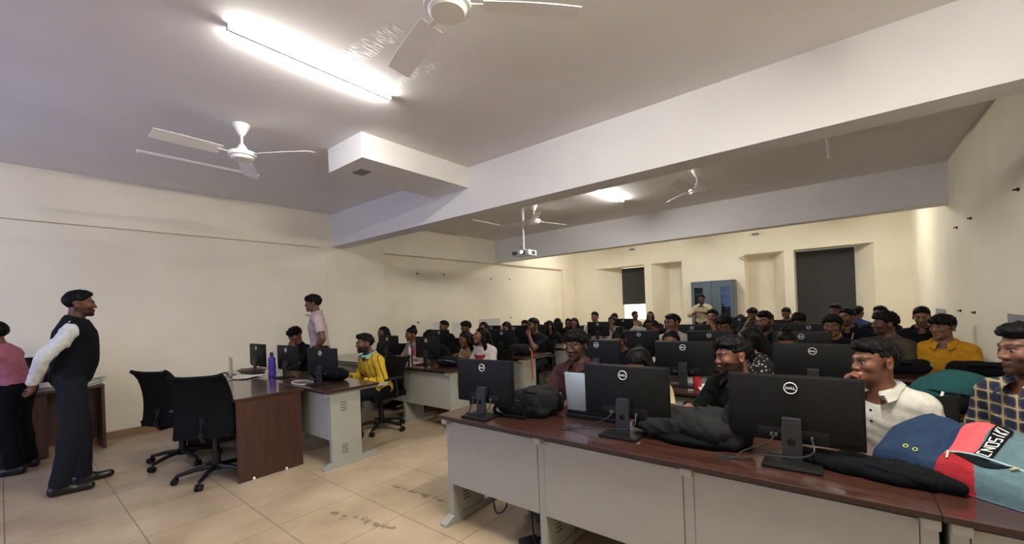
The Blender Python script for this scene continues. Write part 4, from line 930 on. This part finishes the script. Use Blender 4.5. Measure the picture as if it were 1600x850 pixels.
# right-hand desks, third row back
person('man with combed dark hair above the woman behind monitor', (-1.80, 5.68), -10, 1.32, hair='quiff', shirt=(190, 185, 178), hy=-25, tier=1, who='man with combed dark hair')
person('curly-haired man bowed behind the bearded man, forehead showing', (-1.17, 5.66), 5, 1.30, hair='curly', shirt=(30, 30, 34), hp=22, tier=1, who='bowed curly-haired man')
person('man with glasses, beard and black shirt in the middle distance', (-.73, 5.66), -5, 1.33, hair='quiff', shirt=(24, 24, 28), glasses='wire', beard=1., hy=-22, tier=1, collar=True, who='man with glasses and black shirt')
person('afro-haired man looking down before the wide grey blind', (-.50, 7.06), 5, 1.265, hair='curly', shirt=(26, 27, 30), hp=20, tier=1, skin=(96, 62, 46), who='afro-haired man looking down')
person('curly-haired man with dark glasses behind the wide monitor', (-.10, 5.66), 0, 1.27, hair='curly', shirt=(28, 28, 32), glasses=True, hy=-12, tier=1, who='curly-haired man with dark glasses')
person('student in mustard yellow shirt by the right wall', (.72, 5.56), -15, 1.26, hair='fringe', shirt=(208, 150, 36), collar=True, hy=-25, tier=1, who='student in mustard yellow', skin=(136, 92, 68))
# second row
person('person whose forehead and hair show above the ring-logo monitor', (-2.00, 4.40), 5, 1.18, fem=True, hair='bun', shirt=(40, 38, 44), hp=24, tier=1, who='person behind the second-row left monitor')
person('woman with parted black hair peeping over a monitor', (-1.42, 4.40), 0, 1.18, fem=True, hair='long', shirt=(34, 32, 40), hp=10, tier=1, who='woman with parted black hair')
person('girl with long hair and black floral top turned away', (-.665, 4.20), -75, 1.22, fem=True, hair='long', shirt=(30, 30, 30), smat=spot_mat('floral cloth', rgb(22, 22, 24), rgb(205, 196, 190), 38, .30), hy=-25, tier=1, who='girl in black floral top')
person('short-haired girl bowed behind the monitor, pale blue sleeve', (-.425, 4.58), 5, 1.17, fem=True, hair='bun', shirt=(176, 196, 206), hp=26, tier=1, who='bowed girl with pale blue sleeve')
person('man in olive t-shirt with glasses and bushy hair facing left', (.33, 5.72), -45, 1.295, hair='curly', shirt=(78, 70, 56), glasses='wire', hy=-32, beard=.4, tier=1, who='man in olive t-shirt', skin=(110, 70, 52))
# front row
p = person('man in maroon shirt with wire glasses and white neck cord', (-1.66, 2.86), 2, 1.285, hair='curly', shirt=(84, 30, 40), smat=stripe_mat('maroon cloth', rgb(58, 15, 24), rgb(44, 12, 20), .03, .4, (1, 0, 1)), collar=True, glasses='wire', hy=-6, hp=4, beard=.25, arms='desk', tier=0, skin=(92, 58, 44), who='man in maroon')
lanyard(p, (225, 222, 215), .004, .26)
person('person in cream top bowed low behind the front monitor', (-1.16, 2.86), -8, 1.15, fem=True, hair='long', shirt=(226, 210, 164), hp=34, hy=-15, lean=4, ts_min=.8, chair=False, arms='desk', sleeve='long', tier=0, who='bowed person in cream', skin=(150, 98, 76))
person('bearded man in black glancing left between two monitors', (-.545, 2.86), -22, 1.25, hair='quiff', shirt=(22, 23, 26), beard=.85, hy=-34, hp=4, sleeve='long', arms='desk', tier=0, skin=(138, 92, 70), collar=True, who='bearded man in black')
p = person('young man in white polo with fist at his mouth', (.12, 2.86), -22, 1.245, hair='quiff', shirt=(226, 222, 212), collar=True, hy=-36, armR='chin', armL='lap', tier=0, skin=(136, 88, 66), who='young man in white polo')
b = MB()
for i in range(2): b.lathe([(.0065, 0), (.0065, .004)], tuple(p['T'](0, -.128-.012*i, .385-.055*i)), 12, Matrix.Rotation(math.pi/2, 3, 'X'))
b.build('shirt_buttons', M_SOIL, p['root'])
person('bearded man in navy and cream plaid shirt at right edge', (.645, 2.90), -52, 1.325, hair='quiff', shirt=(40, 44, 66), smat=plaid_mat(), collar=True, hy=-14, hp=2, beard=.8, tier=0, sleeve='half', arms='lap', skin=(140, 94, 74), who='man in plaid')

# ------------------------------------------------------------------ bags and soft things
def soft(name, prims, mat, parent, step=.011, inf=0, wobs=((.003, 40),), floor=None, cuts=(), ph=None, colfn=None):
    F = field_for(prims, step, pad=.05); ph = rnd.random()*9 if ph is None else ph
    for p in prims: F.put(p, inf)
    for a, f in wobs: F.wob(a, f, ph)
    if floor is not None: F.cutp((0, 0, floor), (0, 0, -1))
    for c in cuts: F.cutp(*c)
    V, Q = F.net(); me = raw_mesh(name, V, Q, mat)
    if colfn:
        c = V[Q].mean(1); idx = np.array([colfn(*q) for q in c], np.int32); me.polygons.foreach_set('material_index', idx)
    return link(name, me, parent)
def tubes(name, lists, r, mat, parent, n=6):
    for l in lists:
        b = MB(); b.tube(spline(l, 6), r, n); b.build(name, mat, parent, smooth=True)
M_BAGK = cloth((38, 38, 41)); M_BAGB = cloth((20, 20, 23)); M_BAGG = cloth((52, 52, 54)); M_ZIP = pm('zip grey', rgb(120, 120, 118), .5)
t = empty('backpack', (-1.68, 2.25, .75), math.radians(10), 'black backpack lying on front desk behind the leftmost monitor', 'backpack')
soft('bag_body', [ell((.02, .02, .07), (.20, .15, .085), .05), ell((.08, .0, .095), (.135, .13, .085), .06), ell((-.12, -.01, .055), (.12, .13, .06), .05), cap((-.12, -.10, .03), (.15, -.11, .035), .032, .034, .05)], M_BAGK, t, .008, wobs=((.006, 26), (.0035, 62), (.002, 110)), floor=.002)
soft('top_flap', [ell((.08, .0, .145), (.125, .115, .042), .03), cap((.02, -.08, .125), (.16, -.05, .125), .025, .025, .03)], M_BAGG, t, .008, wobs=((.003, 45), (.002, 100)))
soft('front_pocket', [ell((.0, -.105, .06), (.145, .05, .05), .04)], M_BAGG, t, .008, wobs=((.004, 50), (.002, 100)), floor=.004)
tubes('zip', [[(-.10, -.125, .085), (-.02, -.158, .10), (.07, -.155, .098), (.15, -.10, .09)], [(-.01, -.085, .165), (.06, -.115, .160), (.14, -.09, .155), (.19, -.02, .145)]], .004, M_BAGB, t)
tubes('carry_strap', [[(.19, .02, .12), (.235, -.02, .13), (.245, -.04, .095), (.21, -.03, .06)], [(-.14, -.06, .085), (-.20, -.11, .06), (-.19, -.15, .02), (-.08, -.17, .012), (.05, -.175, .010)]], .012, M_BAGB, t)
tubes('buckle_web', [[(.03, -.165, .06), (.035, -.175, .03), (.03, -.175, .008)]], .008, M_BAGB, t)
t = empty('jacket', (-.63, 2.25, .75), 0, 'crumpled black and grey jacket heaped on desk beside middle monitor', 'jacket')
soft('bundle', [ell((-.08, 0, .07), (.20, .15, .085), .05), ell((.10, -.02, .08), (.14, .14, .085), .05), ell((-.20, .0, .05), (.10, .12, .055), .05)], M_BAGG, t, .009, wobs=((.008, 34), (.005, 66), (.003, 120)), floor=.03)
soft('lower_fold', [ell((.02, -.01, .025), (.25, .165, .045), .04)], M_BAGB, t, .010, wobs=((.004, 40),), floor=.002)
soft('hood', [cap((.16, -.06, .10), (.21, -.02, .16), .04, .045, .04), cap((.21, -.02, .16), (.24, -.05, .08), .045, .04, .04), cap((.24, -.05, .08), (.20, -.10, .03), .04, .035, .04)], M_BAGK, t, .009, wobs=((.004, 60),), floor=.004)
# the multicoloured bag
t = empty('backpack', (.34, 2.26, .75), math.radians(-32), 'multicoloured navy, coral and teal backpack lying on the front desk', 'backpack')
NAVY, CORAL, TEAL, REDC = cloth((42, 60, 88)), cloth((232, 98, 104)), cloth((96, 122, 128)), cloth((172, 44, 52))
HX = np.array([-.285, -.275, -.25, -.21, -.15, -.06, -.02, .02, .10, .18, .25, .295, .31]); HZ = np.array([.0, .08, .14, .18, .205, .175, .195, .212, .20, .175, .13, .07, .0])
GY = np.array([0, .02, .06, .12, .30, .55, .75, .90, .97, 1.]); GZ = np.array([0, .26, .42, .50, .66, .93, 1., .86, .5, 0])
def bag_y(x, t): e = min(1, max(0, (x+.285)/.06))**.5*min(1, max(0, (.31-x)/.06))**.5; return -.145*e-.012*math.sin(9*x)+t*.335*e
def bag_z(x, y):
    y0, y1 = bag_y(x, 0), bag_y(x, 1); t = min(1, max(0, (y-y0)/max(y1-y0, 1e-4)))
    w = .006*math.sin(31*x+17*y)*math.sin(23*y-9*x+1)+.003*math.sin(70*x-40*y)+.010*math.sin(14*x+20*y)*math.exp(-((x+.05)/.05)**2)
    return max(.003, float(np.interp(x, HX, HZ))*float(np.interp(t, GY, GZ))+w*min(1, 6*t, 6*(1-t)))
def big_bag():
    b = MB(); nu, nv = 110, 60; V = []
    for i in range(nu+1):
        x = -.285+.595*i/nu; row = []
        for k in range(nv+1):
            q = k/nv; tt = q*q*(3-2*q); y = bag_y(x, tt); row.append(b.b.verts.new((x, y, bag_z(x, y))))
        V.append(row)
    for i in range(nu):
        for k in range(nv):
            f = b.b.faces.new((V[i][k], V[i+1][k], V[i+1][k+1], V[i][k+1])); c = f.calc_center_median(); f.smooth = True
            f.material_index = 0 if c.x < -.03 else ((1 if c.y > -.075 else 3) if c.x < .048+.5*max(0, -.075-c.y) else 2)
    rim = [V[i][0] for i in range(nu+1)]+[V[nu][k] for k in range(1, nv+1)]+[V[i][nv] for i in range(nu-1, -1, -1)]+[V[0][k] for k in range(nv-1, 0, -1)]
    low = [b.b.verts.new((v.co.x, v.co.y, .001)) for v in rim]
    for p in range(len(rim)):
        q = (p+1) % len(rim)
        try: b.b.faces.new((rim[p], rim[q], low[q], low[p]))
        except ValueError: pass
    return b.build('bag_body', [NAVY, CORAL, TEAL, REDC], t, smooth=True, angle=2.)
big_bag()
def skin_pt(x, y, off=.006): return (x, y, bag_z(x, y)+off)
def band_pt(u, v, off): y = -.080+.165*v; return skin_pt(.048+.044*u+.01*math.sin(3*v), y, off)
b = MB(); b.grid(lambda u, v: band_pt(u, v, .004), 8, 24, .004); band = b.build('name_band', M_BAGB, t, smooth=True)
def letters():
    b = MB(); G = {'C': [((0, 0), (1, 0)), ((0, 0), (0, 1)), ((0, 1), (1, 1))], 'N': [((0, 0), (0, 1)), ((0, 1), (1, 0)), ((1, 0), (1, 1))], 'O': [((0, 0), (1, 0)), ((1, 0), (1, 1)), ((1, 1), (0, 1)), ((0, 1), (0, 0))],
        'S': [((0, 0), (1, 0)), ((1, 0), (1, .5)), ((1, .5), (0, .5)), ((0, .5), (0, 1)), ((0, 1), (1, 1))], 'I': [((.5, 0), (.5, 1))], 'K': [((0, 0), (0, 1)), ((0, .5), (1, 1)), ((0, .5), (1, 0))]}
    for i, ch in enumerate('CNOSIKI'):
        for (x0, z0), (x1, z1) in G[ch]:
            P = lambda a, c: Vector(band_pt(.16+.68*(1-c), .06+(i+.14+.68*a)/7*.86, .007))
            b.tube([P(x0+(x1-x0)*q, z0+(z1-z0)*q) for q in (0, .5, 1)], .0021, 6)
    b.build('band_lettering', M_LOGO, band)
letters()
tubes('zip', [[skin_pt(-.02, -.078), skin_pt(.05, -.078), skin_pt(.12, -.074), skin_pt(.20, -.080), skin_pt(.28, -.085)]], .004, pm('pale zip', rgb(150, 178, 182), .5), t)
b = MB(); b.grid(lambda u, v: skin_pt(.0+.15*u, -.082-.030*math.sin(math.pi*u)*v, .004), 14, 5, .003); b.build('open_pocket', cloth((14, 30, 32)), t, smooth=True)
tubes('zip_puller', [[skin_pt(-.012, -.082, .010), skin_pt(-.008, -.095, .010), skin_pt(-.004, -.112, .008)], [skin_pt(.165, -.085, .010), skin_pt(.150, -.100, .010)]], .0035, pm('brass zip puller', rgb(196, 176, 130), .4, metal=.5), t)
for x in (-.135, -.105):
    c = Vector(skin_pt(x, -.095, .004)); b = MB(); b.tube([c+Vector((.007*math.cos(a), .004*math.sin(a), .005*math.sin(a))) for a in np.linspace(0, 6.283, 17)[:-1]], .002, 6, closed=True); b.build('eyelet', pm('lime eyelet', rgb(190, 205, 90), .5), t)
t = empty('jacket', (.08, 2.13, .75), math.radians(-6), 'dark navy garment spread under the multicoloured backpack', 'jacket')
soft('cloth_fold', [ell((-.14, .05, .02), (.17, .09, .03), .05), ell((.05, .02, .02), (.18, .09, .04), .05), cap((-.20, .02, .02), (.22, -.02, .025), .022, .022, .04)], cloth((15, 15, 22)), t, .010, wobs=((.005, 38), (.003, 80)), floor=.002)
tubes('sleeve', [[(-.24, .06, .03), (-.12, .01, .045), (.02, -.035, .04), (.16, -.05, .03)]], .018, cloth((17, 17, 24)), t, 10)
# teal bag and the rest
t = empty('backpack', (.50, 3.62, .75), math.radians(-6), 'dark teal backpack with white zip pull on second desk', 'backpack')
TL = cloth((36, 84, 84))
soft('bag_body', [ell((0, .02, .10), (.18, .16, .115), .06), ell((.05, .02, .13), (.14, .14, .09), .05), ell((-.08, -.05, .09), (.11, .10, .075), .05)], TL, t, .010, wobs=((.005, 28), (.0025, 70)), floor=.002)
soft('front_pocket', [ell((.01, -.11, .055), (.10, .06, .055), .04)], M_BAGB, t, .010, floor=.003)
tubes('zip', [[(-.16, -.08, .10), (-.10, -.135, .125), (-.03, -.155, .12), (.10, -.145, .11)]], .005, cloth((18, 40, 42)), t)
tubes('zip_puller', [[(-.045, -.165, .125), (-.05, -.175, .105), (-.055, -.178, .085)]], .007, M_WHITE, t)
for x, y, w, lab in ((.36, 5.02, .23, 'long black bag left of two before the mustard shirt'), (.86, 5.04, .20, 'long black bag right of two before the mustard shirt')):
    t = empty('duffel_bag', (x, y, .75), 0, lab, 'bag', 'long black bags')
    soft('bag_body', [cap((-w+.07, 0, .065), (w-.07, .0, .065), .068, .064, .03)], M_BAGB, t, .011, wobs=((.004, 36),), floor=.002)
    tubes('carry_strap', [[(-.1, -.06, .10), (-.05, -.085, .11), (.05, -.085, .11), (.1, -.06, .10)]], .010, M_BAGK, t)
    b = MB(); b.box((w-.02, -.03, .09), (.02, .03, .03), .006); b.build('buckle', M_ZIP, t)
t = empty('jacket', (-.69, 3.70, .75), 0, 'grey hooded jacket lying on the second desk by papers', 'jacket'); soft('bundle', [ell((0, 0, .06), (.14, .12, .075), .05), ell((.1, .02, .05), (.10, .10, .06), .05)], cloth((112, 112, 114)), t, .012, wobs=((.006, 40), (.003, 80)), floor=.002)
tubes('drawstring', [[(-.06, -.11, .06), (-.10, -.14, .02), (-.08, -.17, .008)]], .004, M_WHITE, t)
t = empty('duffel_bag', (-3.84, 4.98, .75), math.radians(6), 'dark purple-grey long bag with orange strap hanging off desk', 'bag'); soft('bag_body', [cap((-.16, 0, .075), (.12, 0, .06), .085, .06, .04), ell((0, .02, .09), (.16, .10, .07), .05)], cloth((52, 46, 56)), t, .012, wobs=((.005, 34),), floor=.002)
tubes('orange_strap', [[(.16, -.05, .10), (.24, -.12, .06), (.265, -.16, -.04), (.27, -.165, -.25), (.265, -.165, -.33)]], .010, cloth((214, 110, 80)), t)
t = empty('backpack', (-4.52, 2.28, .75), 0, 'black backpack on the desk behind monitor of yellow student', 'backpack'); soft('bag_body', [ell((-.10, 0, .085), (.17, .11, .10), .05), ell((.16, .03, .06), (.17, .10, .07), .05)], M_BAGB, t, .012, wobs=((.006, 34), (.003, 70)), floor=.002)
tubes('carry_strap', [[(-.2, -.07, .12), (-.1, -.13, .10), (.05, -.13, .08), (.2, -.08, .06)]], .014, M_BAGK, t)
t = empty('backpack', (-3.98, 3.66, .75), 0, 'dark blue bag on desk in front of girl in red', 'backpack'); soft('bag_body', [ell((0, 0, .055), (.20, .13, .065), .05), ell((-.1, 0, .05), (.14, .12, .06), .05)], cloth((28, 32, 44)), t, .012, wobs=((.005, 36),), floor=.002)
tubes('zip', [[(-.16, -.10, .07), (0, -.12, .085), (.15, -.09, .07)]], .005, M_ZIP, t)
t = empty('carry_bag', (-3.66, 9.05, .75), 0, 'white bag heaped on a back desk near window', 'bag'); soft('bag_body', [ell((0, 0, .08), (.20, .14, .10), .05), ell((.08, 0, .11), (.10, .09, .07), .05)], cloth((150, 150, 148)), t, .016, wobs=((.008, 34),), floor=.002)
tubes('handle', [[(-.08, -.08, .15), (-.03, -.11, .20), (.04, -.11, .20), (.08, -.08, .16)]], .008, M_WHITE, t)
# ------------------------------------------------------------------ laptops, bottles, papers
def laptop(loc, rz, label, lidm, ang=100, w=.34, d=.24):
    t = empty('laptop', loc, math.radians(rz), label, 'laptop'); A = math.radians(ang)
    b = MB(); b.box((0, d/2, .010), (w, d, .018), .004); b.build('keyboard_base', lidm if lidm is not M_CLID else M_BLACK, t, smooth=True)
    b = MB(); b.box((0, 0, d/2), (w, .008, d), .0035); o = b.build('lid', lidm, t, smooth=True); o.location = (0, .004, .02); o.rotation_euler = (math.radians(90-ang)*-1*-1*-1, 0, 0)
    b = MB(); b.box((0, .0045, d/2), (w-.02, .001, d-.02)); b.build('screen', M_SCREEN, o)
    return t, o
M_CLID = pm('pale silver lid', rgb(176, 186, 186), .4, .01, 10, metal=.25)
t, o = laptop((-1.235, 2.30, .775), 2, 'silver laptop open behind middle front monitor before maroon man', M_CLID, 96, .36, .245)
b = MB(); b.lathe([(.012, 0), (.012, .001)], (0, -.0045, .13), 20, Matrix.Rotation(math.pi/2, 3, 'X')); b.build('lid_emblem', M_ZIP, o)
b = MB(); b.box((0, .12, -.0125), (.37, .27, .025), .006); b.build('riser', M_BLACK, t)
t, o = laptop((-5.73, 1.72, .75), 168, 'open silver laptop on the brown desk above chairs', pm('grey lid', rgb(150, 150, 150), .4, metal=.3), 92, .33, .23)
def bottle(label, loc, prof, mat, capm, capprof):
    t = empty('water_bottle', loc, 0, label, 'bottle'); b = MB(); b.lathe(prof, n=28); b.build('bottle_body', mat, t, smooth=True); b = MB(); b.lathe(capprof, n=20); b.build('bottle_cap', capm, t, smooth=True)
PUR = pm('purple plastic', rgb(70, 48, 150), .25, .05, 8)
bottle('purple plastic water bottle standing on the desk beside monitor', (-5.40, 2.05, .75), [(.038, 0), (.043, .01), (.043, .05), (.037, .075), (.043, .10), (.043, .15), (.036, .175), (.042, .20), (.036, .225), (.018, .24), (.016, .25)], PUR, pm('dark purple cap', rgb(40, 26, 80), .4), [(.019, .245), (.019, .285), (.014, .292)])
bottle('tall brushed steel bottle at the edge of left-hand desk', (-4.50, 3.40, .75), [(.036, 0), (.037, .01), (.037, .22), (.034, .235)], M_METAL, M_METAL, [(.036, .235), (.036, .275), (.030, .28)])
t = empty('cup', (-.955, 3.58, .75), 0, 'small red cup beside monitor stand on second desk', 'cup'); b = MB(); b.lathe([(.028, 0), (.030, .005), (.036, .085), (.033, .085), (.027, .008)]); b.build('cup_body', pm('red plastic', rgb(160, 32, 48), .4), t, smooth=True); b = MB(); b.lathe([(.0365, .083), (.038, .086), (.0365, .089)]); b.build('cup_rim', pm('red rim', rgb(130, 24, 38), .4), t, smooth=True)
def papers(label, loc, rz, n, w=.21, d=.297, name='paper_stack', m=None, j=.02):
    b = MB()
    for i in range(n): b.box((rnd.uniform(-j, j), rnd.uniform(-j, j), .002+.004*i), (w, d, .0035), rot=Matrix.Rotation(rnd.uniform(-.15, .15), 3, 'Z'))
    o = b.build(name, m or M_PAPER); o.location = loc; o.rotation_euler = (0, 0, math.radians(rz)); return tag(o, label, 'papers')
papers('white papers spread by grey jacket on the second desk', (-.80, 3.60, .75), 20, 3, .26, .30, j=.05)
papers('papers lying behind the open laptop on brown desk', (-5.70, 1.84, .75), 30, 4, .3, .28, j=.05)
papers('pile of papers and files on corner table behind lecturer', (-7.0, .62, .75), 60, 22, .22, .30, j=.035)
papers('pinkish notebook pages in front of the bun-haired girl', (-4.75, 3.55, .75), 10, 3, .3, .21, m=pm('pink pages', rgb(190, 150, 150), .8), j=.03)
papers('cream folder standing flat at far left of white desk', (-6.35, 2.15, .75), 80, 5, .25, .34, m=pm('folder card', rgb(120, 92, 70), .7))
b = MB(); b.tube(spline([(-4.35, 1.98, .757), (-4.45, 1.93, .757), (-4.62, 1.94, .757), (-4.70, 2.03, .758), (-4.60, 2.10, .757), (-4.42, 2.08, .757)], 8), .0045, 6); tag(b.build('charging_cable', M_WHITE, smooth=True), 'white cable looped on desk by the yellow student monitor', 'cable')
# under the front desk
for i, (lab, P) in enumerate((('black cable loop hanging below the front desk panel', [(-1.95, 2.1, .34), (-1.90, 2.08, .16), (-1.84, 2.05, .10), (-1.78, 2.08, .16), (-1.80, 2.1, .34), (-1.7, 2.12, .40)]), ('black cable drooping beneath the front desk near leg', [(-2.1, 2.12, .36), (-1.98, 2.1, .29), (-1.80, 2.12, .30), (-1.66, 2.14, .36)]), ('black plug lead trailing to floor under front desk', [(-1.62, 2.12, .36), (-1.56, 2.06, .16), (-1.50, 2.0, .05), (-1.42, 1.98, .008), (-1.36, 2.05, .008)]))):
    b = MB(); b.tube(spline(P, 8), .006, 6); tag(b.build('power_cable', M_CABLE, smooth=True), lab, 'cable')
t = empty('power_strip', (-1.56, 2.02, 0), math.radians(60), 'black power adapter lying under the front desk', 'adapter'); b = MB(); b.box((0, 0, .02), (.12, .055, .04), .008); b.build('adapter_body', M_SOIL, t); b = MB(); b.cyl((.06, 0, .02), (.085, 0, .02), .009); b.build('cable_collar', M_CABLE, t)
t = empty('computer_case', (-1.66, 2.40, 0), 0, 'black computer case standing under the front desk', 'computer'); b = MB(); b.box((.08, .02, .19), (.17, .36, .36), .006); b.build('case_body', M_BLACK, t); b = MB(); b.box((.08, -.163, .19), (.15, .01, .34), .003); b.build('rear_panel', M_NECK, t)
# cabinet
def cabinet():
    t = empty('metal_cabinet', (-2.76, 12.25, 0), 0, 'blue-grey steel cabinet with two glazed doors on back wall', 'cabinet')
    w, d, h = .52, .20, 2.0; b = MB(); b.box((-w, 0, h/2), (.02, 2*d, h)); b.box((w, 0, h/2), (.02, 2*d, h)); b.box((0, 0, h-.012), (2*w+.02, 2*d, .024)); b.box((0, 0, .06), (2*w, 2*d, .12)); b.box((0, d-.01, h/2), (2*w, .02, h)); b.build('carcass', M_CAB, t)
    b = MB()
    for z in (.55, .95, 1.32, 1.66): b.box((0, .03, z), (2*w-.03, 2*d-.10, .022))
    b.build('shelf', pm('pale shelf', rgb(196, 190, 190), .5), t)
    gm, n, l, p = nt('cabinet glass'); p.inputs['Base Color'].default_value = (.02, .02, .025, 1); p.inputs['Roughness'].default_value = .06; p.inputs['Alpha'].default_value = .35
    for s in (-1, 1):
        b = MB(); c = s*w/2
        b.box((s*.112, -d-.01, h/2), (.218, .022, h-.06)); b.box((s*.480, -d-.01, h/2), (.076, .022, h-.06)); b.box((s*.33, -d-.01, h-.10), (.24, .020, .14)); b.box((s*.33, -d-.01, .46), (.24, .020, .84)); o = b.build('door', M_CAB, t)
        b = MB(); b.box((s*.33, -d-.006, 1.37), (.22, .005, .98)); b.build('glass_pane', gm, o); b = MB(); b.tube([(s*.06, -d-.02, 1.16), (s*.06, -d-.045, 1.17), (s*.06, -d-.045, 1.23), (s*.06, -d-.02, 1.24)], .008, 8); b.build('handle', M_METAL, o)
    b = MB()
    for z in (.962, 1.332):
        for i in range(8):
            hh = rnd.uniform(.18, .28); b.box((.21+.032*i, .03, z+hh/2), (.03, .18, hh))
    b.build('stored_files', pm('dark files', rgb(70, 52, 56), .7, .3, 30), t)
cabinet()
